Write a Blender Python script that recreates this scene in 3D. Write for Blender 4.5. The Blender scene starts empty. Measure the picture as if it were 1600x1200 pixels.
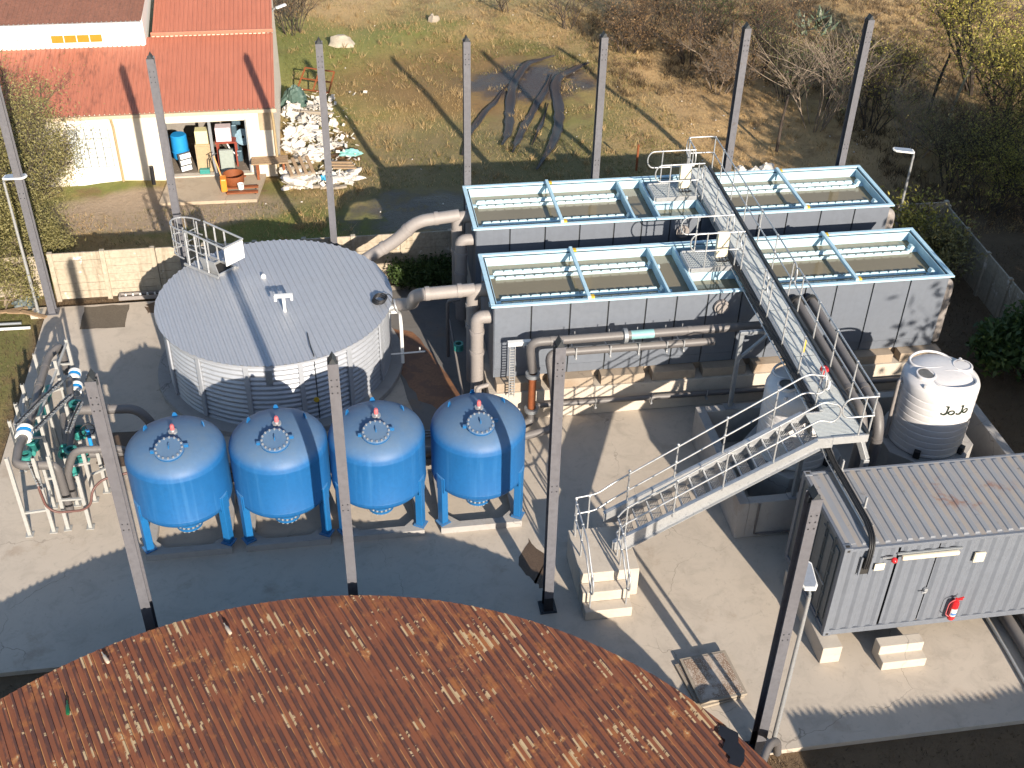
import bpy, math, random
import numpy as np
from mathutils import Vector, Matrix
D = bpy.data
S = bpy.context.scene
C = S.collection
R = math.radians
rnd = random.Random(7)
# ------------------------------------------------------------------ camera, sky, sun, exposure
cd = D.cameras.new('camera'); cam = D.objects.new('camera', cd); C.objects.link(cam); S.camera = cam
cd.sensor_width = 36.0; cd.lens = 36.0 * 1820.1 / 1600.0; cd.clip_start = 0.1; cd.clip_end = 3000.0
PI_, RO_, YA_ = 0.638798, 0.024847, 0.168432
fw = Vector((math.sin(YA_)*math.cos(PI_), math.cos(YA_)*math.cos(PI_), -math.sin(PI_)))
rt = Vector((math.cos(YA_), -math.sin(YA_), 0.0)); up = rt.cross(fw)
r2 = rt*math.cos(RO_) + up*math.sin(RO_); u2 = -rt*math.sin(RO_) + up*math.cos(RO_)
cam.matrix_world = Matrix(((r2.x, u2.x, -fw.x, 0.0), (r2.y, u2.y, -fw.y, 0.0), (r2.z, u2.z, -fw.z, 19.6226), (0, 0, 0, 1)))
SUN_EL = 21.5; SUN_AZ = 166.1          # azimuth clockwise from +Y, towards the sun
w = D.worlds.new('World'); S.world = w; w.use_nodes = True
nt = w.node_tree; sky = nt.nodes.new('ShaderNodeTexSky'); sky.sky_type = 'NISHITA'; sky.sun_disc = False
sky.sun_elevation = R(SUN_EL); sky.sun_rotation = R(SUN_AZ); sky.air_density = 1.0; sky.dust_density = 0.6; sky.ozone_density = 1.0
bg = nt.nodes['Background']; bg.inputs[1].default_value = 0.1; nt.links.new(sky.outputs[0], bg.inputs[0])
sl = D.lights.new('sun', 'SUN'); sl.energy = 5.0; sl.angle = R(0.53); sl.color = (1.0, 0.885, 0.74)
so = D.objects.new('sun', sl); C.objects.link(so)
sdir = Vector((math.sin(R(SUN_AZ))*math.cos(R(SUN_EL)), math.cos(R(SUN_AZ))*math.cos(R(SUN_EL)), math.sin(R(SUN_EL))))
so.location = sdir*60; so.rotation_euler = sdir.to_track_quat('Z', 'Y').to_euler()
S.view_settings.view_transform = 'Standard'; S.view_settings.look = 'None'; S.view_settings.gamma = 1.0
S.view_settings.use_curve_mapping = False; S.view_settings.exposure = 0.84
S.cycles.use_adaptive_sampling = True; S.cycles.adaptive_threshold = 0.025; S.cycles.use_denoising = True
S.cycles.max_bounces = 5; S.cycles.diffuse_bounces = 2; S.cycles.glossy_bounces = 2; S.cycles.transmission_bounces = 2; S.cycles.caustics_reflective = False; S.cycles.caustics_refractive = False
# ------------------------------------------------------------------ mesh builder
def V(*a): return Vector(a)
class MB:
    def __init__(s): s.v = []; s.f = []
    def add(s, vs, fs):
        b = len(s.v); s.v.extend([tuple(x) for x in vs]); s.f.extend([tuple(i+b for i in f) for f in fs]); return s
    def box(s, x0, x1, y0, y1, z0, z1):
        return s.add([(x0,y0,z0),(x1,y0,z0),(x1,y1,z0),(x0,y1,z0),(x0,y0,z1),(x1,y0,z1),(x1,y1,z1),(x0,y1,z1)],
                     [(3,2,1,0),(4,5,6,7),(0,1,5,4),(1,2,6,5),(2,3,7,6),(3,0,4,7)])
    def obox(s, c, sx, sy, sz, rz=0.0, rx=0.0, ry=0.0):
        m = Matrix.Rotation(rz,3,'Z') @ Matrix.Rotation(ry,3,'Y') @ Matrix.Rotation(rx,3,'X'); c = Vector(c)
        p = [c + m @ Vector((a*sx/2, b*sy/2, d*sz/2)) for d in (-1,1) for a, b in ((-1,-1),(1,-1),(1,1),(-1,1))]
        return s.add(p, [(3,2,1,0),(4,5,6,7),(0,1,5,4),(1,2,6,5),(2,3,7,6),(3,0,4,7)])
    def beam(s, p, q, wd, ht, upv=(0,0,1)):
        p = Vector(p); q = Vector(q); d = (q-p).normalized(); u = Vector(upv)
        if abs(d.dot(u)) > .98: u = Vector((0,1,0))
        sd = d.cross(u).normalized(); u = sd.cross(d)
        vs = [e + sd*a*wd/2 + u*b*ht/2 for e in (p, q) for a, b in ((-1,-1),(1,-1),(1,1),(-1,1))]
        return s.add(vs, [(0,1,2,3),(7,6,5,4),(0,4,5,1),(1,5,6,2),(2,6,7,3),(3,7,4,0)])
    def tube(s, pts, r, n=8, cap=True):
        pts = [Vector(p) for p in pts]; k = len(pts); rr = r if isinstance(r, (list, tuple)) else [r]*k
        t = [(pts[min(i+1,k-1)]-pts[max(i-1,0)]).normalized() for i in range(k)]
        a = Vector((0,0,1)) if abs(t[0].z) < .9 else Vector((1,0,0)); nrm = (a - t[0]*a.dot(t[0])).normalized()
        vs = []; fs = []
        for i in range(k):
            if i:
                nrm = nrm - t[i]*nrm.dot(t[i])
                nrm = nrm.normalized() if nrm.length > 1e-6 else t[i].orthogonal().normalized()
            bn = t[i].cross(nrm)
            for j in range(n):
                g = 2*math.pi*j/n; vs.append(pts[i] + (nrm*math.cos(g) + bn*math.sin(g))*rr[i])
        for i in range(k-1):
            for j in range(n):
                j2 = (j+1) % n; fs.append((i*n+j, i*n+j2, (i+1)*n+j2, (i+1)*n+j))
        if cap: fs += [tuple(range(n))[::-1], tuple(range((k-1)*n, k*n))]
        return s.add(vs, fs)
    def lathe(s, prof, n=32, c=(0,0,0), m=None, a0=0.0, a1=2*math.pi):
        c = Vector(c); k = len(prof); full = abs(a1-a0-2*math.pi) < 1e-6; nn = n if full else n+1; vs = []; fs = []
        for r, z in prof:
            for j in range(nn):
                g = a0 + (a1-a0)*j/n; p = Vector((r*math.cos(g), r*math.sin(g), z)); vs.append(c + (m @ p if m else p))
        for i in range(k-1):
            for j in range(n):
                j2 = (j+1) % nn; fs.append((i*nn+j, i*nn+j2, (i+1)*nn+j2, (i+1)*nn+j))
        return s.add(vs, fs)
    def prism(s, poly, z0, z1):
        n = len(poly); vs = [(x,y,z0) for x,y in poly] + [(x,y,z1) for x,y in poly]
        return s.add(vs, [tuple(range(n))[::-1], tuple(range(n,2*n))] + [(i,(i+1)%n,n+(i+1)%n,n+i) for i in range(n)])
    def extr(s, poly3, d):
        n = len(poly3); d = Vector(d); vs = [Vector(p) for p in poly3]; vs = vs + [p+d for p in vs]
        return s.add(vs, [tuple(range(n))[::-1], tuple(range(n,2*n))] + [(i,(i+1)%n,n+(i+1)%n,n+i) for i in range(n)])
def bend(pts, rad, seg=5):
    pts = [Vector(p) for p in pts]; out = [pts[0]]
    for i in range(1, len(pts)-1):
        a, b, c = pts[i-1], pts[i], pts[i+1]; d1 = a-b; d2 = c-b
        l = min(rad, d1.length*.48, d2.length*.48); p = b + d1.normalized()*l; q = b + d2.normalized()*l
        for k in range(seg+1):
            t = k/seg; out.append(p*(1-t)**2 + b*2*t*(1-t) + q*t*t)
    out.append(pts[-1]); return out
# ------------------------------------------------------------------ objects
def mesh_of(mb, mat, name, sm=None, off=None):
    me = D.meshes.new(name); v = mb.v if off is None else [(a-off[0], b-off[1], c-off[2]) for a, b, c in mb.v]
    me.from_pydata(v, [], mb.f); me.update()
    if sm is not None:
        me.shade_smooth(); me.set_sharp_from_angle(angle=R(sm))
    if mat: me.materials.append(mat)
    return me
def tag(o, label=None, cat=None, group=None, kind=None):
    for k, x in (('label', label), ('category', cat), ('group', group), ('kind', kind)):
        if x: o[k] = x
    return o
def thing(name, label, cat, loc, group=None, kind=None):
    o = D.objects.new(name, None); C.objects.link(o); o.location = loc; o.empty_display_size = .2
    return tag(o, label, cat, group, kind)
def setpar(o, par):
    o.parent = par
    if par.parent is None: o.matrix_parent_inverse = Matrix.Translation(par.location).inverted()
def part(mb, name, mat, par, sm=None, bev=0.0, kind=None):
    o = D.objects.new(name, mesh_of(mb, mat, name, sm)); C.objects.link(o); setpar(o, par)
    if bev: bevel(o, bev)
    if kind: o['kind'] = kind
    return o
def bevel(o, wd):
    m = o.modifiers.new('bevel', 'BEVEL'); m.width = wd; m.segments = 2; m.limit_method = 'ANGLE'; m.angle_limit = R(40)
def solo(mb, name, mat, label, cat, group=None, kind=None, sm=None, bev=0.0):
    a = np.array(mb.v); lo = a.min(0); hi = a.max(0); off = ((lo[0]+hi[0])/2, (lo[1]+hi[1])/2, lo[2])
    o = D.objects.new(name, mesh_of(mb, mat, name, sm, off)); C.objects.link(o); o.location = off
    if bev: bevel(o, bev)
    return tag(o, label, cat, group, kind)
def struct(mb, name, mat, sm=None):
    o = D.objects.new(name, mesh_of(mb, mat, name, sm)); C.objects.link(o); o['kind'] = 'structure'; return o
def copy_tree(root, delta, label, rz=0.0):
    r = root.copy(); C.objects.link(r); r.location = root.location + Vector(delta); r.rotation_euler.z = rz; r['label'] = label
    for ch in list(root.children):
        c = ch.copy(); C.objects.link(c); c.parent = r; c.matrix_parent_inverse = ch.matrix_parent_inverse
        for g in list(ch.children):
            d = g.copy(); C.objects.link(d); d.parent = c; d.matrix_parent_inverse = g.matrix_parent_inverse
    return r
# ------------------------------------------------------------------ materials
class NT:
    def __init__(s, name):
        s.m = D.materials.new(name); s.m.use_nodes = True; s.t = s.m.node_tree; s.b = s.t.nodes['Principled BSDF']; s.out = s.t.nodes['Material Output']
        s.pos = s.t.nodes.new('ShaderNodeNewGeometry').outputs['Position']
    def n(s, typ, **kw):
        x = s.t.nodes.new(typ)
        for k, v in kw.items(): setattr(x, k, v)
        return x
    def put(s, sock, v):
        if hasattr(v, 'is_output'): s.t.links.new(v, sock)
        elif v is not None:
            if isinstance(v, (tuple, list)) and len(v) == 3 and sock.type == 'RGBA': v = (*v, 1)
            sock.default_value = v
    def noise(s, scale, detail=5.0, rough=.6, vec=None, dist=0.0):
        x = s.n('ShaderNodeTexNoise'); s.put(x.inputs['Vector'], vec or s.pos); x.inputs['Scale'].default_value = scale
        x.inputs['Detail'].default_value = detail; x.inputs['Roughness'].default_value = rough; x.inputs['Distortion'].default_value = dist
        return x.outputs['Fac']
    def vor(s, scale, vec=None, out='Distance'):
        x = s.n('ShaderNodeTexVoronoi'); s.put(x.inputs['Vector'], vec or s.pos); x.inputs['Scale'].default_value = scale; return x.outputs[out]
    def ramp(s, f, a, b, lo=0.0, hi=1.0):
        x = s.n('ShaderNodeMapRange', interpolation_type='SMOOTHSTEP'); s.put(x.inputs[0], f)
        for i, v in zip((1,2,3,4), (a, b, lo, hi)): x.inputs[i].default_value = v
        return x.outputs[0]
    def mix(s, f, a, b, mode='MIX'):
        x = s.n('ShaderNodeMix', data_type='RGBA', blend_type=mode); s.put(x.inputs[0], f); s.put(x.inputs[6], a); s.put(x.inputs[7], b); return x.outputs[2]
    def math(s, op, a, b=None, c=None):
        x = s.n('ShaderNodeMath', operation=op); s.put(x.inputs[0], a)
        if b is not None: s.put(x.inputs[1], b)
        if c is not None: s.put(x.inputs[2], c)
        return x.outputs[0]
    def scale(s, sx, sy, sz, rz=0.0, loc=(0,0,0)):
        x = s.n('ShaderNodeMapping'); s.put(x.inputs[0], s.pos); x.inputs[1].default_value = loc; x.inputs[2].default_value = (0,0,rz); x.inputs[3].default_value = (sx,sy,sz); return x.outputs[0]
    def sep(s, v=None):
        x = s.n('ShaderNodeSeparateXYZ'); s.put(x.inputs[0], v or s.pos); return x.outputs
    def blob(s, cx, cy, rx, ry, soft=.5, jit=.5, jscale=.7):
        x, y, z = s.sep()
        a = s.math('POWER', s.math('DIVIDE', s.math('SUBTRACT', x, cx), rx), 2.0); b = s.math('POWER', s.math('DIVIDE', s.math('SUBTRACT', y, cy), ry), 2.0)
        d = s.math('ADD', s.math('SQRT', s.math('ADD', a, b)), s.math('MULTIPLY', s.math('SUBTRACT', s.noise(jscale, 4), .5), jit*2))
        return s.ramp(d, 1.0+soft/2, 1.0-soft/2)
    def nz(s):
        g = s.n('ShaderNodeNewGeometry'); return s.sep(g.outputs['Normal'])[2]
    def bump(s, h, strength=.3, dist=.01):
        x = s.n('ShaderNodeBump'); x.inputs['Strength'].default_value = strength; x.inputs['Distance'].default_value = dist; s.put(x.inputs['Height'], h)
        s.t.links.new(x.outputs[0], s.b.inputs['Normal'])
    def done(s, col, rough=.6, metal=0.0):
        s.put(s.b.inputs['Base Color'], col); s.put(s.b.inputs['Roughness'], rough); s.put(s.b.inputs['Metallic'], metal); return s.m
def dk(c, k): return tuple(max(0.0, min(1.0, x*k)) for x in c)
def mk(name, col, rough=.6, metal=0.0, var=.14, vs=1.5, bump=0.0, bs=30, spots=None, dust=None, streak=None):
    m = NT(name); c = m.mix(m.noise(vs, 4), dk(col, 1-var), dk(col, 1+var))
    c = m.mix(m.ramp(m.noise(vs*9, 2), .35, .75), c, dk(col, 1-var*.8))
    if streak:   # vertical runs of dirt
        c = m.mix(m.math('MULTIPLY', m.ramp(m.noise(1.0, 3, vec=m.scale(7, 7, .35)), .5, .75), streak[1]), c, streak[0])
    if spots: c = m.mix(m.ramp(m.noise(spots[1], 4, .65), spots[2], spots[2]+.08), c, spots[0])
    if dust: c = m.mix(m.math('MULTIPLY', m.ramp(m.nz(), dust[2] if len(dust) > 2 else .3, 1.0), m.ramp(m.noise(2.2, 3), .2, .8, dust[1]*.7, dust[1])), c, dust[0])
    if bump: m.bump(m.noise(bs, 3), bump, .01)
    return m.done(c, rough, metal)
# ---- concrete slab
def m_concrete(name, col, stain=.5, warm=True):
    m = NT(name); c = m.mix(m.noise(.45, 4, .6), dk(col, .86), dk(col, 1.1))
    c = m.mix(m.ramp(m.noise(1.6, 5, .7, dist=.9), .44, .72), c, dk(col, .84))
    c = m.mix(m.math('MULTIPLY', m.ramp(m.noise(5.0, 4, .7, dist=1.5), .56, .7), .35), c, dk(col, .6))
    c = m.mix(m.math('MULTIPLY', m.ramp(m.noise(.8, 5, .6, vec=m.scale(1,1,1,.4,(9,3,0))), .58, .72), stain), c, (.23,.15,.09))
    c = m.mix(m.ramp(m.noise(9, 4, .75, vec=m.scale(1,1,1,.2,(3,31,0))), .70, .74), c, (.10,.09,.085))
    vo = m.n('ShaderNodeTexVoronoi', feature='DISTANCE_TO_EDGE'); nn = m.n('ShaderNodeTexNoise'); m.t.links.new(m.pos, nn.inputs['Vector']); nn.inputs['Scale'].default_value = 1.3; nn.inputs['Detail'].default_value = 4
    va = m.n('ShaderNodeVectorMath', operation='MULTIPLY_ADD'); m.t.links.new(nn.outputs['Color'], va.inputs[0]); va.inputs[1].default_value = (.9,.9,.9); m.t.links.new(m.pos, va.inputs[2]); m.t.links.new(va.outputs[0], vo.inputs['Vector']); vo.inputs['Scale'].default_value = .28
    c = m.mix(m.math('MULTIPLY', m.math('MULTIPLY', m.ramp(vo.outputs['Distance'], .0035, .001), m.ramp(m.noise(.35, 2), .45, .6)), .6), c, dk(col, .35))
    c = m.mix(m.math('MULTIPLY', m.ramp(m.noise(1.0, 4, .7, vec=m.scale(.7,9,1,.9)), .66, .74), .4), c, dk(col, .5))
    m.bump(m.noise(20, 5, .7), .25, .012)
    return m.done(c, (.82))
CONC = m_concrete('slab concrete', (.50,.435,.36), .35)
CONCW = m_concrete('cast concrete', (.52,.46,.385), .2)
CONCG = m_concrete('grey concrete', (.36,.345,.33), .3)
PREC = mk('precast concrete', (.42,.36,.275), .85, var=.28, vs=1.1, bump=.3, bs=25, spots=((.62,.58,.52), 2.5, .62), streak=((.19,.145,.095), .7))
# ---- ground
def m_ground():
    m = NT('field grass')
    tan = m.mix(m.noise(.9, 5, .7), (.33,.21,.085), (.52,.355,.16)); grn = m.mix(m.noise(1.3, 6), (.11,.135,.025), (.22,.225,.055))
    f = m.ramp(m.noise(.16, 6, .62), .42, .60); c = m.mix(f, grn, tan)
    x, y, z = m.sep(); c = m.mix(m.math('MULTIPLY', m.ramp(x, 8.0, 15.0), .85), c, m.mix(m.noise(1.1, 5, .7), (.42,.265,.12), (.62,.42,.21))); c = m.mix(m.ramp(y, 54.0, 62.0), c, m.mix(m.noise(.3, 6), (.42,.295,.15), (.56,.41,.22)))
    c = m.mix(m.math('MULTIPLY', m.ramp(m.noise(.55, 5, .7, vec=m.scale(1,1,1,0,(40,7,0))), .5, .66), .75), c, (.19,.115,.052))
    c = m.mix(m.math('MULTIPLY', m.blob(1.2, 50.5, 5.5, 5.5, .9, .6, .3), .75), c, m.mix(m.noise(.8, 6), (.19,.21,.045), (.33,.31,.09)))
    c = m.mix(m.math('MULTIPLY', m.blob(5.5, 48.5, 5.5, 4.2, .8, .5, .3), .85), c, m.mix(m.noise(1.2, 6), (.19,.105,.04), (.30,.175,.07)))
    c = m.mix(m.math('MULTIPLY', m.blob(5.0, 40.0, 6.5, 4.2, .7, .35, .4), .8), c, m.mix(m.noise(1.2, 6), (.15,.12,.05), (.28,.22,.11)))
    c = m.mix(m.blob(-6.2, 37.9, 4.2, 1.6, .4, .25, .8), c, m.mix(m.noise(6, 7, .8), (.26,.19,.13), (.45,.35,.25)))
    soil = m.mix(m.noise(2.2, 5, .75), (.085,.055,.032), (.20,.135,.075))
    c = m.mix(m.math('MULTIPLY', m.ramp(y, 33.2, 32.2), m.ramp(x, -9.0, -9.6, 1.0, .35)), c, soil)
    c = m.mix(m.math('MULTIPLY', m.ramp(x, 15.5, 17.5), m.ramp(y, 40, 34)), c, soil)
    wet = m.math('MAXIMUM', m.blob(8.7, 48.0, 2.9, 1.9, .6, .6, .9), m.math('MULTIPLY', m.blob(3.5, 36.5, 3.0, 1.5, .7, .9, .9), .9))
    wet = m.math('MULTIPLY', wet, m.ramp(m.noise(1.5, 5, .7), .28, .46))
    c = m.mix(m.math('MULTIPLY', wet, .95), c, (.055,.044,.042))
    m.bump(m.noise(4, 6, .8), .9, .09)
    return m.done(c, m.ramp(wet, 0, 1, .95, .42))
GROUND = m_ground()
MUD = mk('wet mud', (.046,.036,.032), .5, var=.3, vs=2.5, bump=.5, bs=8)
xs = np.unique(np.concatenate([np.linspace(-400,-14,12), np.arange(-14,34,.7), np.linspace(34,420,12)]))
ys = np.unique(np.concatenate([np.linspace(-60,8,8), np.arange(8,66,.7), np.linspace(66,900,16)]))
def gz(x, y):
    z = -.12
    a = max(0.0, min(1.0, (y-33.5)/4)); z += a*.06*(math.sin(x*.9+y*.5)+math.sin(x*.37-y*.83+1)+.7*math.sin(2.1*x+1.7*y))
    b = max(0.0, min(1.0, (x-17)/5))*max(0.0, min(1.0, (y-30)/6)); z += b*.1*math.sin(x*.6)*math.cos(y*.5)
    return z
g = MB(); nx = len(xs)
g.v = [(float(x), float(y), gz(x, y)) for y in ys for x in xs]
g.f = [(j*nx+i, j*nx+i+1, (j+1)*nx+i+1, (j+1)*nx+i) for j in range(len(ys)-1) for i in range(nx-1)]
ground = struct(g, 'ground', GROUND, 180)
slab = struct(MB().prism([(-9.05,17.37),(1.5,17.37),(1.5,13.26),(18.5,13.26),(18.5,19.1),(16.6,19.1),(16.6,24.6),(16.9,24.6),(16.9,31.7),(-9.05,31.7)], -.22, 0), 'concrete_slab', CONC)
def strip(pts, wd, mat, name, z0=.07):
    p = bend([V(x, y, 0) for x, y in pts], 1.6, 6); mb = MB(); n = len(p); rows = []
    for i in range(n):
        t = (p[min(i+1,n-1)]-p[max(i-1,0)]).normalized(); s = V(-t.y, t.x, 0); e = .25+.75*min(1, min(i, n-1-i)/3.0)
        k = wd*e*(1+.18*rnd.uniform(-1,1)); zz = gz(p[i].x, p[i].y)+z0
        rows.append([p[i]-s*k*.66+V(0,0,zz+.0), p[i]-s*k*.5+V(0,0,zz+.035), p[i]-s*k*.3+V(0,0,zz), p[i]+s*k*.3+V(0,0,zz), p[i]+s*k*.5+V(0,0,zz+.035), p[i]+s*k*.66+V(0,0,zz+.0)])
    vs = [q for r in rows for q in r]; fs = [(i*6+j, i*6+j+1, (i+1)*6+j+1, (i+1)*6+j) for i in range(n-1) for j in range(5)]
    mb.add(vs, fs); o = struct(mb, name, mat, 60); return o
for pts, wd in (([(10.2,50.6),(9.0,50.0),(7.9,48.0),(7.35,45.6),(6.95,43.0),(6.4,41.4)], .3), ([(11.6,49.6),(10.8,49.0),(9.6,47.6),(9.4,45.0),(8.7,42.0),(7.4,39.2)], .32),
                ([(9.6,48.2),(9.0,46.6),(8.0,44.5),(7.1,41.9),(6.7,40.6)], .24), ([(7.6,47.6),(6.6,45.6),(5.4,43.2),(4.8,41.0)], .2), ([(9.0,45.6),(8.3,43.4),(7.6,41.4)], .16)):
    strip(pts, wd, MUD, 'wheel_rut')
# puddle and stains on the slab: thin wet sheets
def sheet(pts, z, mat, name, jit=.0, sub=5):
    out = []
    for i in range(len(pts)):
        a = V(*pts[i], 0); b = V(*pts[(i+1) % len(pts)], 0)
        for k in range(sub):
            q = a.lerp(b, k/sub); out.append((q.x+rnd.uniform(-jit,jit), q.y+rnd.uniform(-jit,jit), z))
    return struct(MB().add(out, [tuple(range(len(out)))]), name, mat)
WETC = mk('wet concrete', (.10,.085,.07), .2, var=.3, vs=2)
RUSTW = mk('rust coloured silt', (.24,.115,.055), .55, var=.3, vs=1.5, spots=((.16,.08,.045), 1.6, .5))
SILT = mk('dark silt', (.11,.075,.05), .6, var=.35, vs=2.5)
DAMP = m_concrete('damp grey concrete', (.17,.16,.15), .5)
sheet([(-7.95,31.6),(-7.95,30.35),(-6.6,30.35),(-6.6,31.6)], .005, WETC, 'puddle', .03)
sheet([(-6.1,31.55),(-6.0,30.95),(-5.4,31.0),(-5.1,31.6)], .004, SILT, 'puddle', .1)
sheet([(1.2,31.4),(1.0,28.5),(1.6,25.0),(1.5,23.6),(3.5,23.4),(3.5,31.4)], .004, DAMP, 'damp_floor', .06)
sheet([(1.05,29.4),(1.9,29.0),(2.6,27.0),(3.0,25.2),(3.05,23.9),(2.5,24.9),(1.75,25.6),(1.3,27.3)], .009, RUSTW, 'rust_stain', .05)
sheet([(3.5,19.2),(3.75,18.4),(4.0,18.2),(4.3,19.0),(3.9,19.9)], .004, SILT, 'puddle', .07)
sheet([(-6.6,25.2),(-4.9,25.5),(-4.2,24.6),(-4.6,23.4),(-6.6,23.9)], .004, SILT, 'damp_floor', .12)
# ---- common materials
POSTM = mk('grey post paint', (.118,.118,.134), .55, var=.2, vs=1.1, spots=((.09,.08,.078), 3.0, .66))
BLACK = mk('black bitumen', (.012,.013,.018), .5, var=.3)
GALV = mk('galvanised steel', (.50,.51,.52), .42, .55, var=.2, vs=6, spots=((.36,.37,.39), 14, .58))
GALVD = mk('dull galvanised steel', (.30,.32,.34), .55, .45, var=.2, vs=5)
SHEET = mk('zinc sheet', (.43,.455,.50), .45, .3, var=.10, vs=.8, dust=((.44,.455,.49), .6, .5))
WHITE = mk('white plastic', (.74,.74,.72), .4, var=.06)
BLUE = mk('blue vessel paint', (.009,.102,.29), .55, var=.12, vs=1.3, dust=((.12,.17,.225), .78, .2), spots=((.06,.24,.52), 9, .74), streak=((.05,.19,.42), .3))
BLUEL = mk('blue steel paint', (.012,.125,.33), .4, var=.12, dust=((.17,.30,.46), .5, .3))
PANEL = mk('grey tank panel', (.14,.158,.190), .5, var=.09, vs=.7, streak=((.12,.135,.16), .3))
PANELD = mk('dark tank steel', (.035,.04,.046), .6, var=.2)
RIM = mk('pale blue paint', (.43,.63,.74), .4, var=.07, vs=1.2, streak=((.30,.42,.45), .35))
ALGAE = mk('algae stained lining', (.20,.215,.17), .5, var=.25, vs=1.4)
WPLATE = mk('white blue plastic', (.43,.59,.65), .35, var=.05)
PIPE = mk('grey pipe', (.115,.108,.108), .5, var=.12, vs=2, dust=((.25,.225,.205), .5, .3))
PIPEB = mk('beige grey pipe', (.27,.245,.232), .55, var=.1, vs=2, streak=((.24,.20,.18), .3))
RUSTP = mk('rusty red pipe', (.24,.07,.022), .7, var=.35, vs=4, bump=.3)
TEAL = mk('teal valve paint', (.04,.25,.225), .4, var=.15)
SKY_B = mk('bright blue enamel', (.02,.26,.62), .35, var=.1)
YEL = mk('yellow paint', (.62,.40,.03), .5)
REDP = mk('red paint', (.55,.02,.025), .3, var=.1)
PINK = mk('faded red plastic', (.60,.13,.14), .45)
RUBB = mk('black rubber', (.018,.018,.02), .55, var=.2)
CREAM = mk('cream enamel', (.74,.66,.50), .45, var=.05)
WOOD = mk('weathered wood', (.33,.225,.135), .8, var=.3, vs=5, streak=((.18,.11,.06), .5))
WOODG = mk('grey wood', (.34,.29,.23), .85, var=.25, vs=6)
ORANGE = mk('orange paint', (.70,.25,.03), .45, var=.12)
DARKIN = mk('dark interior', (.03,.028,.026), .9)
SACK = mk('white woven sack', (.66,.62,.56), .8, var=.12, vs=3, spots=((.36,.30,.23), 3.2, .58))
SACKG = mk('grey sheeting', (.42,.40,.37), .7, var=.2, vs=3)
GLASSM = mk('dark glass', (.03,.035,.04), .08)
def m_water():
    m = NT('murky water'); c = m.mix(m.noise(.7, 5), (.175,.148,.09), (.225,.192,.125))
    c = m.mix(m.math('MULTIPLY', m.ramp(m.noise(9, 6, .8), .6, .66), m.blob(5.4, 25.8, 1.3, .55, .6, .3, .8)), c, (.33,.23,.13))
    m.bump(m.noise(5, 3), .03, .02); return m.done(c, .07)
WATER = m_water()
def m_leaf(name, c1, c2):
    m = NT(name); ri = m.n('ShaderNodeNewGeometry').outputs['Random Per Island']
    c = m.mix(ri, c1, c2); m.done(c, .6)
    t = m.n('ShaderNodeBsdfTranslucent'); m.t.links.new(c, t.inputs[0]); mx = m.n('ShaderNodeMixShader'); mx.inputs[0].default_value = .3
    m.t.links.new(m.b.outputs[0], mx.inputs[1]); m.t.links.new(t.outputs[0], mx.inputs[2]); m.t.links.new(mx.outputs[0], m.out.inputs[0]); return m.m
LEAF_O = m_leaf('olive leaves', (.16,.15,.05), (.33,.29,.12)); LEAF_Y = m_leaf('yellow green leaves', (.20,.19,.04), (.50,.43,.09))
LEAF_G = m_leaf('green leaves', (.035,.07,.016), (.09,.14,.035)); LEAF_D = m_leaf('dry leaves', (.16,.09,.04), (.33,.21,.10))
GRASS_T = m_leaf('dry grass blades', (.27,.18,.078), (.60,.43,.21)); GRASS_G = m_leaf('green grass blades', (.09,.105,.022), (.27,.25,.085))
GRASS_K = m_leaf('dead dark grass', (.06,.04,.022), (.19,.13,.07))
BARK = mk('bark', (.062,.046,.036), .9, var=.35, vs=4, bump=.5, bs=20); BARKL = mk('pale twig bark', (.27,.21,.155), .9, var=.3, vs=5)
# ================================================================== steel columns
def column(x, y, h, label, group, black=True):
    t = thing('steel_column', label, 'column', (x, y, 0), group)
    b = MB(); f, d = .20, .25; z0 = .42 if black else .02
    for k in (-1, 1): b.box(x-f/2, x+f/2, y+k*d/2-.008, y+k*d/2+.008, z0, h)
    b.box(x-.006, x+.006, y-d/2+.009, y+d/2-.009, z0, h-.04); part(b, 'shaft', POSTM, t)
    c = MB().box(x-f/2, x+f/2, y-.02, y+.02, h-.16, h-.02)
    c.extr([(x-.07,y-.118,h),(x+.07,y-.118,h),(x,y-.118,h+.13)], (0,.236,0)); part(c, 'cap_plate', PANELD, t)
    if black:
        k = MB()
        for q in (-1, 1): k.box(x-f/2-.003, x+f/2+.003, y+q*d/2-.011, y+q*d/2+.011, .02, z0)
        k.box(x-.009, x+.009, y-d/2+.012, y+d/2-.012, .02, z0); part(k, 'bitumen_base', BLACK, t)
    part(MB().box(x-.19, x+.19, y-.2, y+.2, .002, .02), 'base_plate', PANELD if black else POSTM, t)
    t.rotation_euler = (rnd.uniform(-.005,.005), rnd.uniform(-.005,.005), 0)
    for z in (h-.35, h-.5, h-.65, h*.52, h*.52-.15):
        for sx in (-.05, .05): part(MB().lathe([(.016,0),(.016,.004),(0,.004)], 8, (x+sx, y-d/2-.008, z), Matrix.Rotation(R(90),3,'X')), 'bolt_hole', BLACK, t)
    for sx in (-.14, .14):
        for sy in (-.16, .16): part(MB().lathe([(.018,.02),(.018,.055),(.0,.055)], 6, (x+sx, y+sy, 0)), 'bolt', PANELD, t)
    return t
for x, y, h, l in ((-4.60,17.63,7.17,'grey steel column standing left of the leftmost blue vessel, black painted foot'), (-.34,17.63,7.17,'grey steel column rising in front of the gap between the second and third blue vessels'),
                   (3.93,17.63,7.17,'grey steel column between the rightmost blue vessel and the concrete step block'), (7.4,13.35,6.8,'nearest grey steel column with scuffed paint, standing beside the stacked plates at the rusty roof')):
    column(x, y, h, l, 'front row of steel columns')
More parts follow.
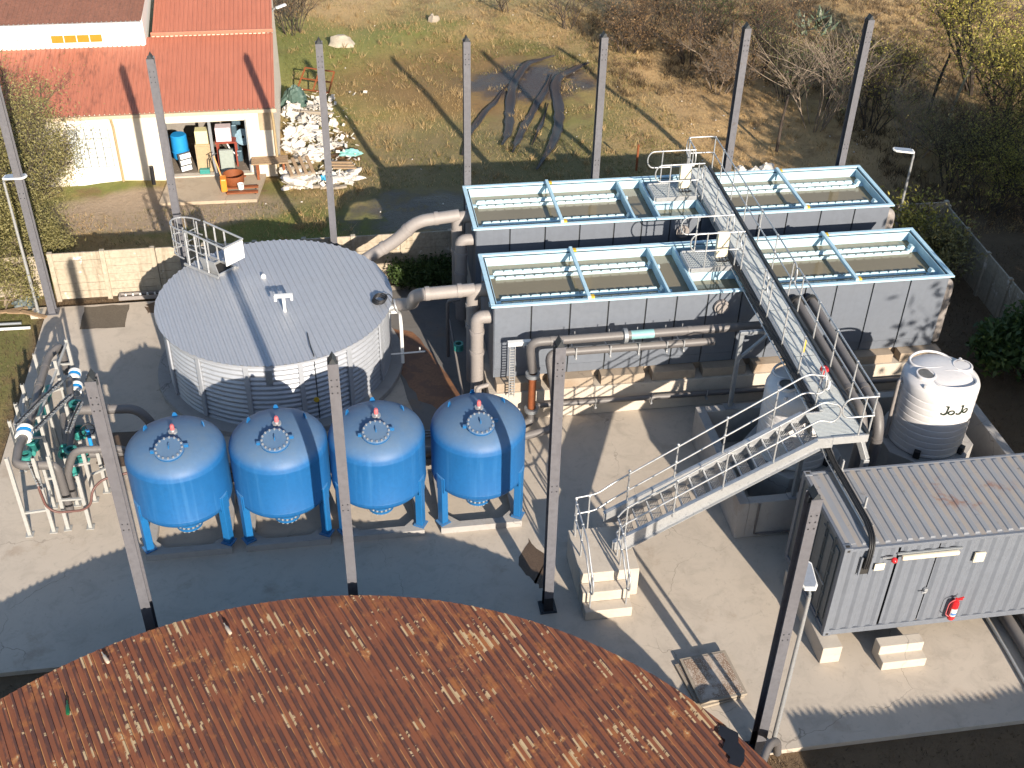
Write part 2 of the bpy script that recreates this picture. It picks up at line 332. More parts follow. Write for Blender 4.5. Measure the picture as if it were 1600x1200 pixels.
for x, h, l in ((-8.85,7.8,'grey steel column at the back left slab corner, partly behind the olive tree'), (-4.77,7.75,'grey steel column rising behind the caged ladder of the silver tank'), (-.26,8.0,'grey steel column in front of the rubbish heap, behind the silver tank'),
                (3.86,7.9,'grey steel column behind the left end of the far grey tank'), (7.80,7.9,'grey steel column behind the far tank, beside the muddy ruts'), (11.97,8.0,'grey steel column behind the far end of the walkway'), (15.7,8.1,'rightmost back steel column, in front of the bare bush')):
    column(x, 31.62 if x > -8 else 31.45, h, l, 'back row of steel columns', False)
# ================================================================== silver corrugated tank
def round_roof(par, cx, cy, Rr, zf, dr, pitch, rib, sheetw, mat, name, seams=()):
    """parallel ribbed sheets clipped by a circle; dr = rib direction"""
    d = Vector((dr[0], dr[1], 0)).normalized(); s = Vector((-d.y, d.x, 0)); n = int(math.ceil(2*Rr/sheetw))
    for k in range(n):
        u0 = -Rr + k*sheetw; u1 = min(u0+sheetw, Rr); us = []
        u = u0
        while u < u1-1e-6:
            for fr, hh in rib:
                q = u + fr*pitch
                if q < u1-1e-6: us.append((q, hh))
            u += pitch
        us.append((u1, rib[0][1]))
        cuts = [-1e9] + list(seams) + [1e9]
        for a in range(len(cuts)-1):
            vs = []; ok = False
            for q, hh in us:
                e = math.sqrt(max(0.0, Rr*Rr-q*q)); v0 = max(-e, cuts[a]-(.06 if a else 0)); v1 = min(e, cuts[a+1])
                if v1 < v0: v0 = v1 = max(-e, min(e, v0))
                if v1-v0 > .05: ok = True
                for j in range(4):
                    v = v0 + (v1-v0)*j/3; p = V(cx, cy, 0) + s*q + d*v; vs.append((p.x, p.y, zf(q, v) + hh + .004*a))
            if not ok: continue
            fs = [(i*4+j, i*4+j+1, i*4+j+5, i*4+j+4) for i in range(len(us)-1) for j in range(3)]
            part(MB().add(vs, fs), name, mat, par)
T = thing('water_tank', 'large round silver corrugated steel tank with ribbed flat roof', 'tank', (-1.96,27.85,0))
cx, cy, Rt, zt = -1.96, 27.85, 3.08, 2.14
part(MB().lathe([(3.02,.0),(3.45,.0),(3.45,.16),(3.02,.16)], 96, (cx,cy,.004)), 'foundation_ring', CONCG, T, 40)
prof = []
nz_ = 13*8
for i in range(nz_+1):
    z = .16 + (zt-.16)*i/nz_; prof.append((Rt + .022*math.cos(2*math.pi*i/8), z))
part(MB().lathe(prof, 120, (cx,cy,0)), 'corrugated_wall', SHEET, T, 60)
for k in range(14):
    a = R(-78 + k*360/14.0); ca, sa = math.cos(a), math.sin(a)
    part(MB().obox((cx+ca*(Rt+.045), cy+sa*(Rt+.045), 1.16), .05, .13, 1.94, a), 'stiffener', SHEET, T, bev=.008)
part(MB().lathe([(3.06,zt-.02),(3.19,zt-.02),(3.19,zt+.05),(3.06,zt+.05)], 120, (cx,cy,0)), 'eave_ring', SHEET, T, 40)
ibr = [(0,0),(.34,0),(.46,.03),(.78,.03),(.90,0)]
def zs(q, v): return 2.215 + .05*(1-(q*q+v*v)/10.5)
round_roof(T, cx, cy, 3.23, zs, (-.2394,.971), .172, ibr, .688, SHEET, 'roof_sheet', (.55,))
# inspection hatch, vents and gauges
DRF = Matrix.Rotation(R(-43), 3, 'Z')
def hp(u, v, z): # frame of the hatch: u along the platform towards the ladder (up left), v to the right
    p = V(-3.52,29.1,0) + V(-.71,.63,0)*u + V(.73,.68,0)*v; return (p.x, p.y, z)
hz = 2.27
hb = MB()
for a, b in (((0,0),(.62,0)),((.62,0),(.62,.6)),((.62,.6),(0,.6)),((0,.6),(0,0))): hb.beam(hp(*a, hz+.03), hp(*b, hz+.03), .035, .10)
H = part(hb, 'hatch_frame', GALV, T)
part(MB().add([hp(.02,.02,hz+.012),hp(.6,.02,hz+.012),hp(.6,.58,hz+.012),hp(.02,.58,hz+.012)], [(0,1,2,3)]), 'hatch_opening', DARKIN, T)
part(MB().extr([hp(.0,.0,hz+.06),hp(.62,.0,hz+.06),hp(.62,-.10,hz+.5),hp(.0,-.10,hz+.5)], V(.015,.015,0)), 'hatch_lid', GALV, T)
tv = MB(); tv.box(-1.72,-1.64,27.05,27.13,2.24,2.72); tv.box(-1.93,-1.43,27.03,27.15,2.72,2.80); tv.box(-1.93,-1.86,27.03,27.15,2.62,2.72); tv.box(-1.50,-1.43,27.03,27.15,2.62,2.72)
part(tv, 'vent_pipe', WHITE, T, bev=.012)
part(MB().lathe([(.07,0),(.07,.07),(.03,.12),(0,.12)], 14, (-2.28,28.9,2.27)), 'roof_cap', WHITE, T, 40)
part(MB().tube([(-.95,24.92,.2),(-.95,24.92,2.28),(-1.02,25.25,2.31),(-1.1,25.9,2.31)], .014, 6), 'level_gauge_wire', PANELD, T)
part(MB().lathe([(0,0),(.075,0),(.075,.03),(0,.03)], 16, (-.98,24.70,1.0), Matrix.Rotation(R(90),3,'X')), 'gauge_disc', YEL, T, 30)
part(MB().obox((-2.13,24.76,1.75), .17, .03, .46, R(-3)), 'name_plate', GALVD, T)
oc = MB(); oc.tube(bend([(1.12,27.25,1.9),(1.42,27.25,1.9),(1.42,27.0,1.9),(1.42,26.75,1.6),(1.42,26.7,.55)], .1), .05, 10); part(oc, 'overflow_pipe', WHITE, T, 50)
part(MB().tube([(1.1,26.72,.85),(2.05,26.6,.95)], .025, 8).tube([(1.9,26.62,.93),(1.9,26.62,1.08)], .02, 8), 'drain_tap', WHITE, T, 50)
part(MB().lathe([(.16,0),(.16,.05),(.11,.05),(.11,.2),(.2,.2),(.2,.25),(0,.25)], 18, (1.12,27.28,2.02), Matrix.Rotation(R(75),3,'Y')), 'inlet_flange', GALV, T, 40)
cc = MB()
for k in range(3): cc.tube([V(.86+.17*math.cos(a)+.03*k, 27.25+.2*math.sin(a)+.02*k, 2.31+.035*k) for a in np.linspace(0, 2*math.pi, 21)], .024, 6, False)
cc.tube(bend([(1.0,27.3,2.33),(1.15,27.45,2.42),(1.25,27.3,2.3)], .1), .012, 5); solo(cc, 'cable_coil', RUBB, 'coil of black cable lying on the silver tank roof edge', 'cable', sm=60)
# caged ladder with platform
L = thing('caged_ladder', 'galvanised caged ladder and small platform at the silver tank roof edge', 'ladder', hp(.9,.2,0))
lb = MB()
for v in (.02,.5): lb.tube([hp(1.28,v,.05),hp(1.28,v,3.45)], .024, 8)
part(lb, 'ladder_rails', GALV, L, 50)
for k in range(11): part(MB().tube([hp(1.28,.02,.35+.29*k),hp(1.28,.5,.35+.29*k)], .014, 6), 'rung', GALV, L)
pf = MB()
for v in (-.1,.62): pf.beam(hp(-.1,v,hz+.05), hp(1.3,v,hz+.05), .05, .07)
part(pf, 'platform_beams', GALV, L)
for v, a in ((-.08,-.02),(.62,.0)):
    part(MB().tube([hp(1.1,v,3.45),hp(-.45,v,3.36)], .03, 8), 'handrail', GALV, L, 50)
    part(MB().tube([hp(1.1,v,2.9),hp(.4,v,2.88)], .02, 8), 'knee_rail', GALV, L, 50)
    for u in (1.08,.7,.3): part(MB().beam(hp(u,v,hz+.02), hp(u,v,3.4), .045, .045), 'rail_post', GALV, L)
part(MB().tube([hp(-.45,-.08,3.36),hp(-.45,.62,3.36)], .03, 8), 'handrail', GALV, L, 50)
part(MB().extr([hp(-.45,-.06,2.78),hp(-.45,.6,2.78),hp(-.45,.6,3.33),hp(-.45,-.06,3.33)], V(.012,-.012,0)), 'white_panel', WHITE, L)
for zc in (2.5,2.95,3.42):
    part(MB().tube([hp(1.28+.68*math.sin(a)**.9 if 0 < a < math.pi else 1.28, .27-.37*math.cos(a), zc) for a in np.linspace(0, math.pi, 17)], .024, 6), 'cage_hoop', GALV, L, 50)
for a in np.linspace(.35, math.pi-.35, 6):
    part(MB().tube([hp(1.28+.68*math.sin(a)**.9, .27-.37*math.cos(a), 2.5), hp(1.28+.68*math.sin(a)**.9, .27-.37*math.cos(a), 3.42)], .013, 6), 'cage_bar', GALV, L)
# ================================================================== blue filter vessels
VC = [-4.07, -1.79, .44, 2.80]; vy = 21.03; rv = 1.11
def vessel(x):
    t = thing('filter_vessel', '', 'pressure vessel', (x, vy, .19), 'blue filter vessels')
    pr = [(.0,.94)]
    for i in range(1, 13): a = math.pi/2*i/12; pr.append((rv*math.sin(a), 1.40-.46*math.cos(a)))
    pr += [(rv,1.41),(rv+.006,1.425),(rv,1.44),(rv,2.58),(rv+.006,2.6),(rv,2.62)]
    for i in range(1, 15): a = math.pi/2*i/14; pr.append((max(.001, rv*math.cos(a)), 2.62+.53*math.sin(a)))
    part(MB().lathe(pr, 72, (x, vy, 0)), 'shell', BLUE, t, 35)
    for ang in (-30, 210, 90):
        a = R(ang); px, py = x+math.cos(a)*1.05, vy+math.sin(a)*1.05; b = MB()
        m = Matrix.Rotation(a, 3, 'Z')
        b.obox((px, py, .93), .17, .19, 1.42, a); b.obox((px-.02*math.cos(a), py-.02*math.sin(a), 1.655), .21, .19, .03, a)
        lg = part(b, 'leg', BLUEL, t, bev=.012)
        part(MB().obox((x+math.cos(a)*(rv-.005), vy+math.sin(a)*(rv-.005), 1.45), .03, .30, .46, a), 'pad_plate', BLUEL, t, bev=.01)
        part(MB().obox((px, py, .205), .27, .27, .025, a), 'foot_plate', BLUEL, t)
    # manhole
    mx, my, mz = x-.02, vy-.55, 3.06; mm = Matrix.Rotation(R(14), 3, 'X')
    M_ = part(MB().lathe([(.26,-.1),(.26,.06),(.325,.06),(.325,.105),(.325,.11),(.30,.125),(0,.125)], 40, (mx,my,mz), mm), 'manhole_cover', BLUE, t, 30)
    for k in range(16):
        g = 2*math.pi*k/16; p = mm @ V(.285*math.cos(g), .285*math.sin(g), .125); part(MB().lathe([(.024,0),(.024,.028),(0,.028)], 6, (mx+p.x,my+p.y,mz+p.z), mm), 'bolt', GALV, M_)
    hb = MB().obox((mx+.36,my+.05,mz+.1), .10, .06, .07); hb.obox((mx-.36,my-.02,mz+.05), .09, .06, .07); hb.obox((mx,my,mz+.16), .02, .11, .09); part(hb, 'hinge_lug', BLUEL, M_)
    part(MB().lathe([(.1,-.06),(.1,.03),(.05,.03),(.05,.07),(0,.07)], 20, (x+.02,vy+.02,3.16)), 'valve_flange', GALV, t, 40)
    part(MB().lathe([(.05,.07),(.05,.16),(.035,.2),(0,.2)], 16, (x+.02,vy+.02,3.16)), 'air_valve', PINK, t, 40)
    for ang, rr in ((150,.74),(30,.74),(92,.86)):
        a = R(ang); z = 2.62+.53*math.sqrt(1-(rr/rv)**2); lb = MB().extr([(-.08,0,-.03),(.08,0,-.03),(.03,0,.11),(-.03,0,.11)], (0,.02,0))
        lb.v = [tuple(Matrix.Rotation(a+R(90),3,'Z') @ Vector(q) + V(x+rr*math.cos(a), vy+rr*math.sin(a), z)) for q in lb.v]; part(lb, 'lifting_lug', BLUEL, t)
    F = part(MB().lathe([(.20,1.0),(.20,.58),(.31,.58),(.31,.525),(.2,.525),(.2,.46),(.31,.46),(.31,.40),(0,.40)], 36, (x,vy,0)), 'bottom_flange', BLUEL, t, 30)
    for k in range(16):
        g = 2*math.pi*k/16; part(MB().lathe([(.0,.36),(.03,.36),(.03,.62),(0,.62)], 6, (x+.272*math.cos(g), vy+.272*math.sin(g), 0)), 'bolt', GALV, F)
    return t
v0 = vessel(VC[0]); v0['label'] = 'leftmost of the four blue pressure vessels, beside the pipe manifold'
for i, l in ((1,'second blue pressure vessel from the pipe manifold, crossed by a column shadow'), (2,'third blue pressure vessel from the pipe manifold, partly behind a grey column'), (3,'rightmost of the four blue pressure vessels, beside the grey downpipe')):
    copy_tree(v0, (VC[i]-VC[0], 0, 0), l)
def plinth(x):
    a = .98; o = .52; mb = MB()
    outer = [(-a,-a),(a,-a),(a,a),(-a,a)]; oct_ = [(-o,-a+.2),(o,-a+.2),(a-.2,-o),(a-.2,o),(o,a-.2),(-o,a-.2),(-a+.2,o),(-a+.2,-o)]
    quads = [((-a,-a),(a,-a),oct_[1],oct_[0]),((a,-a),oct_[2],oct_[1]),((a,-a),(a,a),oct_[3],oct_[2]),((a,a),oct_[4],oct_[3]),((a,a),(-a,a),oct_[5],oct_[4]),((-a,a),oct_[6],oct_[5]),((-a,a),(-a,-a),oct_[7],oct_[6]),((-a,-a),oct_[0],oct_[7])]
    cyy = 21.27
    for q in quads: mb.add([(x+u, cyy+v, .18) for u, v in q], [tuple(range(len(q)))])
    for ring, s in ((outer, 1), (oct_, -1)):
        n = len(ring)
        for i in range(n):
            p, q = ring[i], ring[(i+1) % n]; f = [(x+p[0],cyy+p[1],.002),(x+q[0],cyy+q[1],.002),(x+q[0],cyy+q[1],.18),(x+p[0],cyy+p[1],.18)]
            mb.add(f if s > 0 else f[::-1], [(0,1,2,3)])
    return mb
for x, l in zip(VC, ('leftmost','second from left','third from left','rightmost')): solo(plinth(x), 'concrete_plinth', CONCG, l+' square concrete plinth with octagonal opening under a blue vessel', 'plinth', 'plinths under the blue vessels')
# ================================================================== rectangular settling tanks
def tank(x0, y0, L_=12.52, W_=2.63, zt=3.53, zb=1.22):
    t = thing('settling_tank', '', 'tank', (x0, y0, 1.02), 'grey settling tanks')
    x1, y1 = x0+L_, y0+W_; i = .05
    part(MB().box(x0+.09, x1-.09, y0+.09, y0+.13, zb, zt-.05).box(x0+.09, x1-.09, y1-.13, y1-.09, zb, zt-.05).box(x0+.09, x0+.13, y0+.131, y1-.131, zb, zt-.05).box(x1-.13, x1-.09, y0+.131, y1-.131, zb, zt-.05), 'inner_frame', PANELD, t)
    seams = [x0+i, 4.67-3.645+x0, 5.69-3.645+x0, 6.70-3.645+x0, 7.71-3.645+x0, 8.53-3.645+x0, 9.38-3.645+x0, 10.3-3.645+x0, 11.2-3.645+x0, 12.05-3.645+x0, 12.92-3.645+x0, 13.96-3.645+x0, 15.01-3.645+x0, x1-i]
    for a, b in zip(seams[:-1], seams[1:]):
        for yy in ((y0+i, y0+.085), (y1-.085, y1-i)):
            part(MB().box(a+.019, b-.019, yy[0], yy[1], zb+.29, zt-.06), 'wall_panel', PANEL, t, bev=.006)
            sgn = 1 if yy[0] < y0+1 else -1; ya = yy[0] if sgn > 0 else yy[1]
            part(MB().extr([(a+.019,ya+sgn*.01,zb+.28),(b-.019,ya+sgn*.01,zb+.28),(b-.019,ya-sgn*.0+sgn*.03,zb),(a+.019,ya+sgn*.03,zb)], (0,sgn*.03,0)), 'skirt_panel', PANEL, t)
    for k in range(3):
        a, b = y0+.06+k*(W_-.12)/3, y0+.06+(k+1)*(W_-.12)/3
        for xx in ((x0+i, x0+.085), (x1-.085, x1-i)): part(MB().box(xx[0], xx[1], a+.015, b-.015, zb, zt-.06), 'end_panel', PANEL, t, bev=.006)
    rw = .085
    part(MB().box(x0-.03, x1+.03, y0-.03, y0+rw, zt-.05, zt).box(x0-.03, x1+.03, y1-rw, y1+.03, zt-.05, zt).box(x0-.03, x0+rw, y0+rw+.001, y1-rw-.001, zt-.05, zt).box(x1-rw, x1+.03, y0+rw+.001, y1-rw-.001, zt-.05, zt), 'rim', RIM, t, bev=.006)
    zl = zt-.31
    part(MB().box(x0+.131, x1-.131, y0+.131, y0+.145, zl-.14, zt-.051).box(x0+.131, x1-.131, y1-.145, y1-.131, zl-.14, zt-.051).box(x0+.131, x0+.145, y0+.146, y1-.146, zl-.14, zt-.051).box(x1-.145, x1-.131, y0+.146, y1-.146, zl-.14, zt-.051), 'upper_lining', RIM, t)
    part(MB().add([(x0+.14,y0+.14,zl),(x1-.14,y0+.14,zl),(x1-.14,y1-.14,zl),(x0+.14,y1-.14,zl)], [(0,1,2,3)]), 'water', WATER, t)
    dx = lambda v: v-3.645+x0
    for xd in (8.34, 9.07): part(MB().box(dx(xd)-.03, dx(xd)+.03, y0+.146, y1-.146, zl-.3, zt-.03), 'divider_wall', RIM, t)
    part(MB().box(dx(9.101), dx(10.42), y0+1.05, y0+1.11, zl-.3, zt-.02), 'baffle_wall', RIM, t)
    part(MB().box(dx(10.42), dx(10.48), y0+.146, y1-.146, zl-.3, zt-.02), 'divider_wall', RIM, t)
    part(MB().box(dx(11.24), dx(11.30), y0+.146, y1-.146, zl-.3, zt-.02), 'divider_wall', RIM, t)
    for xb in (6.17, 13.44):
        b = part(MB().box(dx(xb)-.045, dx(xb)+.045, y0+.02, y1-.02, zt+.002, zt+.085), 'cross_beam', RIM, t, bev=.006)
        for yy in (y0+.12, y1-.12): part(MB().box(dx(xb)+.05, dx(xb)+.15, yy-.06, yy+.06, zt+.002, zt+.05), 'yellow_clip', YEL, b)
        part(MB().extr([(dx(xb)-.03,y1-.146,zl+.05),(dx(xb)+.03,y1-.146,zl+.05),(dx(xb)+.03,y1-.146,zt-.02),(dx(xb)-.03,y1-.146,zt-.02)], (0,-.08,0)), 'strut', RIM, b)
    for xa, xb in ((3.98, 8.18), (11.5, 15.75)):
        for yc in (y0+.60, y0+1.90):
            xa_, xb_ = dx(xa), dx(xb); ch = MB(); wv = .12; zc = zl-.12
            # open V launder
            for s in (-1, 1): ch.extr([(xa_-.02,yc+s*.02,zc),(xa_-.02,yc+s*wv,zl+.045),(xa_-.02,yc+s*(wv+.014),zl+.045),(xa_-.02,yc+s*.034,zc)], (xb_-xa_+.04,0,0))
            ch.box(xa_, xb_, yc-.02, yc+.02, zc-.01, zc+.005); la = part(ch, 'launder', RIM, t)
            for s in (-1, 1):
                n = int(round((xb_-xa_)/.265)); st = (xb_-xa_)/n; poly = []
                for k in range(n):
                    a = xa_+k*st; poly += [(a+.002, zl-.02),(a+.002, zl+.05),(a+.03, zl+.095),(a+st-.03, zl+.095),(a+st-.002, zl+.05),(a+st-.002, zl-.02)]
                pl = MB()
                for k in range(n):
                    q = poly[k*6:k*6+6]; y_ = yc+s*(wv+.02)
                    pl.extr([(u, y_+s*.0, z) for u, z in q], (0, s*.022, 0))
                pl.box(xa_, xb_, yc+s*(wv+.043)-.004, yc+s*(wv+.043)+.004, zl-.02, zl+.035)
                part(pl, 'weir_plate', WPLATE, la)
            part(MB().tube([(xa_-.36,yc,zl-.03),(xa_-.02,yc,zl-.03)], .09, 10) if xa > 5 and False else MB().tube([(xb_,yc,zl-.02),(xb_+.36,yc,zl-.02)], .085, 12), 'outlet_pipe', RIM, la, 50)
            part(MB().obox((xb_+.1,yc,zl+.12), .10, .16, .12, 0, 0, R(20)), 'end_bracket', WPLATE, la)
            part(MB().box(xa_-.34, xa_-.02, yc-.06, yc+.06, zl-.06, zl+.03), 'end_spout', RIM, la)
    # end outlets
    for yc, zz in ((y0+.55, 2.95), (y0+1.9, 3.0)):
        p = MB().tube(bend([(x1-.06,yc,zz),(x1+.26,yc,zz),(x1+.26,yc,1.1)], .26, 7), .17, 18); part(p, 'end_pipe', PIPEB, t, 50)
        part(MB().lathe([(.19,0),(.19,.1)], 18, (x1+.26,yc,2.3)), 'pipe_collar', PIPEB, t, 50)
    for yc, zz, zb_ in ((y0+1.3, 3.22, .3), (y0+.42, 2.95, .3)):
        p = MB().tube(bend([(x0+.04,yc,zz),(x0-.34,yc,zz),(x0-.34,yc,zb_)], .3, 8), .175, 20); q = part(p, 'inlet_pipe', PIPEB, t, 50)
        for zc in (zz-.5, zz-1.15): part(MB().lathe([(.175,0),(.198,.005),(.198,.11),(.175,.115)], 20, (x0-.34,yc,zc)), 'pipe_collar', PIPEB, q, 40)
    part(MB().lathe([(.20,-.03),(.20,.05),(.15,.05),(.15,-.03)], 20, (dx(9.75),y0-.005,3.05), Matrix.Rotation(R(90),3,'X')).lathe([(.15,0),(.15,.12),(0,.12)], 20, (dx(9.75),y0,3.05), Matrix.Rotation(R(90),3,'X')), 'blank_flange', PIPEB, t, 40)
    return t
t2 = tank(3.645, 24.70); t2['label'] = 'near long grey settling tank with pale blue rim and murky water'
t1 = copy_tree(t2, (.06, 4.05, 0), 'far long grey settling tank with pale blue rim and murky water')
for y, l in ((24.42,'near'),(28.5,'far')):
    mb = MB().box(3.55, 16.45, y, y+3.05, .004, .92); t = thing('tank_plinth', 'long stained concrete plinth under the %s settling tank' % l, 'plinth', (10, y, 0), 'plinths of the settling tanks')
    part(mb, 'plinth_base', CONCW, t, bev=.015)
    for k in range(9): part(MB().box(3.75+k*1.42, 4.95+k*1.42, y+.06, y+.42, .924, 1.2), 'bearer_block', m_concrete('bearer concrete', (.36,.29,.22), .6) if k == 0 and y < 25 else D.materials['bearer concrete'], t, bev=.01)
    part(MB().box(3.8, 16.2, y+.5, y+2.6, .924, 1.215), 'bearer_slab', D.materials['bearer concrete'], t)
# ================================================================== elevated walkway
WZ = 3.62
def xr(y): return 11.11+.0237*(y-18.4)
def xl(y): return xr(y)-.80
GRATE = mk('grating steel', (.60,.63,.62), .5, .2, var=.2, vs=4)
Wk = thing('elevated_walkway', 'long galvanised grating walkway with handrails crossing over both settling tanks', 'walkway', (10.9, 25, WZ))
wb = MB(); wb.beam((xr(18.4)-.03,18.4,WZ-.06),(xr(31.6)-.03,31.6,WZ-.06), .07, .24); part(wb, 'side_beam', PANELD, Wk)  # right beam takes the dark steel to paint in its shadow side
wb = MB(); wb.beam((xl(19.3)+.03,19.34,WZ-.06),(xl(31.6)+.03,31.6,WZ-.06), .07, .22); part(wb, 'side_beam', GALVD, Wk)
part(MB().box(10.28, 11.1, 18.37, 18.42, WZ-.17, WZ+.03), 'end_fascia', GALV, Wk)
for k in range(13):
    ya = 18.44+k*1.012; yb = ya+.995; gb = MB()
    n = 22
    for j in range(n+1):
        y = ya+(yb-ya)*j/n; x0_ = (9.97 if y < 19.32 else xl(y)+.07); gb.box(x0_, xr(y)-.075, y-.0145, y+.0145, WZ-.012, WZ+.002)
    for j in range(7):
        f = j/6.0; a = max(xl(ya), 10.3)+.09; gb.beam((a+(xr(ya)-.08-a)*f, ya, WZ-.018), (a+(xr(yb)-.08-a)*f+(xl(yb)-xl(ya)), yb, WZ-.018), .008, .025)
    part(gb, 'grating_panel', GRATE, Wk)
def railrun(par, pts, h1=1.05, h2=.53, r=.021, posts=(), close=None):
    """pts: deck-level polyline; top and knee rails follow it"""
    P = [Vector(p) for p in pts]
    for h in (h1, h2): part(MB().tube(bend([p+V(0,0,h) for p in P], .15, 4), r, 8), 'handrail' if h == h1 else 'knee_rail', GALV, par, 50)
    for q in posts:
        q = Vector(q); a = part(MB().tube([q-V(0,0,.1), q+V(0,0,h1)], r, 8), 'rail_post', GALV, par, 50)
        for h in (h1, h2): part(MB().lathe([(0,-.034),(.03,-.022),(.036,0),(.03,.022),(0,.034)], 10, q+V(0,0,h)), 'ball_joint', GALV, a, 60)
def loop(par, p, d, h1=1.05, h2=.53):
    p = Vector(p); d = Vector(d); k = (h1-h2)/2
    part(MB().tube([p+V(0,0,(h1+h2)/2)+d*(math.sin(a)*.2)+V(0,0,math.cos(a)*k) for a in np.linspace(0, math.pi, 13)], .021, 8), 'rail_loop', GALV, par, 50)
ysr = [18.5,19.7,20.95,22.15,23.35]
railrun(Wk, [(xr(y)+.03, y, WZ) for y in (18.45,23.7)], posts=[(xr(y)+.03,y,WZ) for y in ysr]); loop(Wk, (xr(23.7)+.03,23.7,WZ), (0,1,0))
ysr2 = [24.1,25.45,26.8,28.1,29.4,30.6,31.5]
railrun(Wk, [(xr(24.0)+.03,24.0,WZ),(xr(31.55)+.03,31.55,WZ),(xl(31.5),31.55,WZ)], posts=[(xr(y)+.03,y,WZ) for y in ysr2]+[(xl(31.5)+.02,31.5,WZ)]); loop(Wk, (xr(24.0)+.03,24.0,WZ), (0,-1,0))
for a, b in ((19.5,23.3),(23.7,25.6),(26.75,29.6),(30.8,31.4)):
    n = max(2, int((b-a)/1.2)+1); railrun(Wk, [(xl(a)-.02,a,WZ),(xl(b)-.02,b,WZ)], posts=[(xl(y)-.02,y,WZ) for y in np.linspace(a+.08,b-.08,n)])
    loop(Wk, (xl(a)-.02,a,WZ), (0,-1,0)); loop(Wk, (xl(b)-.02,b,WZ), (0,1,0))
railrun(Wk, [(10.55,18.41,WZ),(11.13,18.41,WZ)], posts=[(10.86,18.41,WZ)]); loop(Wk, (10.55,18.41,WZ), (-1,0,0))
# supports
def sup(mb, name): part(mb, name, GALVD, Wk, bev=.006)
sb = MB().beam((9.67,22.87,1.12),(9.67,22.87,3.42), .1, .1); sb.beam((9.62,22.87,3.44),(10.45,22.87,3.44), .1, .09); sb.beam((9.70,22.87,2.65),(10.4,22.87,3.36), .09, .06); sup(sb, 'support_frame')
sb = MB().box(9.52,9.82,22.74,23.0,1.115,1.14); sup(sb, 'support_foot')
sb = MB().beam((10.12,19.31,1.12),(10.12,19.31,3.36), .1, .1); sb.box(9.98,10.26,19.2,19.42,1.115,1.145); sup(sb, 'support_frame')
sb = MB().beam((10.98,18.52,3.44),(11.12,18.30,3.0), .12, .14); sb.beam((11.12,18.30,3.02),(11.12,18.24,.02), .13, .14); part(sb, 'support_column', GALV, Wk, bev=.006)
# side platforms over the tanks
def platform(dy, dx_, label):
    t = thing('side_platform', label, 'platform', (9.75+dx_, 26.2+dy, WZ), 'side platforms of the walkway')
    g_ = MB(); X0, X1, Y0, Y1 = 9.15+dx_, xl(26.2+dy)-.01, 25.76+dy, 26.62+dy
    for j in range(30): x = X0+(X1-X0)*j/29; g_.box(x-.012, x+.012, Y0, Y1, WZ-.03, WZ)
    for j in range(9): y = Y0+(Y1-Y0)*j/8; g_.box(X0, X1, y-.005, y+.005, WZ-.028, WZ-.004)
    part(g_, 'grating_panel', GRATE, t); part(MB().box(X0,X1,Y0-.05,Y0-.01,WZ-.12,WZ+.02).box(X0,X1,Y1+.01,Y1+.05,WZ-.12,WZ+.02).box(X0-.05,X0-.01,Y0,Y1,WZ-.12,WZ+.02), 'edge_beam', GALV, t)
    for y in (Y0-.03, Y1+.03):
        railrun(t, [(X0+.1,y,WZ),(X1+.02,y,WZ)], posts=[(X0+.35,y,WZ),(X1-.15,y,WZ)])
        loop(t, (X0+.1,y,WZ), (-1,0,0))
    return t
platform(0, 0, 'grating side platform with rails on the near settling tank'); platform(4.05, .09, 'grating side platform with rails on the far settling tank')
for dy, dx_, l in ((0,0,'near'),(4.05,.09,'far')):
    t = thing('control_box', 'cream control box mounted on the %s side platform' % l, 'control box', (10.08+dx_, 26.1+dy, WZ), 'control boxes on the walkway platforms')
    part(MB().obox((10.08+dx_,26.12+dy,WZ+.48), .34, .14, .74, R(4)), 'enclosure', CREAM, t, bev=.015); part(MB().box(10.05+dx_,10.11+dx_,26.16+dy,26.22+dy,WZ,WZ+.8), 'stand', GALV, t)
    k = MB()
    for q in range(4): k.tube(bend([(9.95+dx_+.08*q,26.1+dy,WZ+.14),(9.9+dx_+.1*q,25.98+dy,WZ+.03),(10.0+dx_+.09*q,25.86+dy,WZ+.1),(10.2+dx_,25.95+dy,WZ+.02+.02*q)], .1), .014, 5)
    part(k, 'cables', RUBB, t, 60)
# ================================================================== staircase
St = thing('steel_staircase', 'straight galvanised staircase rising from the concrete block to the walkway landing', 'staircase', (5.7, 18.85, .82))
sx0, sz0, sx1, sz1 = 5.52, .86, 9.96, WZ
sdv = V(sx1-sx0, 0, sz1-sz0); ang = math.atan2(sdv.z, sdv.x)
for y in (18.40, 19.30):
    part(MB().extr([(sx0,y-.02,sz0-.02),(sx0+.32,y-.02,sz0-.02),(sx1+.05,y-.02,sz1-.26),(10.3,y-.02,sz1-.26),(10.3,y-.02,sz1+.02),(sx1-.05,y-.02,sz1+.02),(sx0,y-.02,sz0+.26)], (0,.04,0)), 'stringer', GALV, St)
    s_ = -1 if y < 19 else 1
    fl = MB().beam((sx0+.3,y+s_*.05,sz0-.01),(sx1+.05,y+s_*.05,sz1-.25), .07, .012); fl.beam((sx0+.0,y+s_*.05,sz0+.26),(sx1-.05,y+s_*.05,sz1+.015), .07, .012); part(fl, 'stringer_flange', GALV, St)
nst = 14
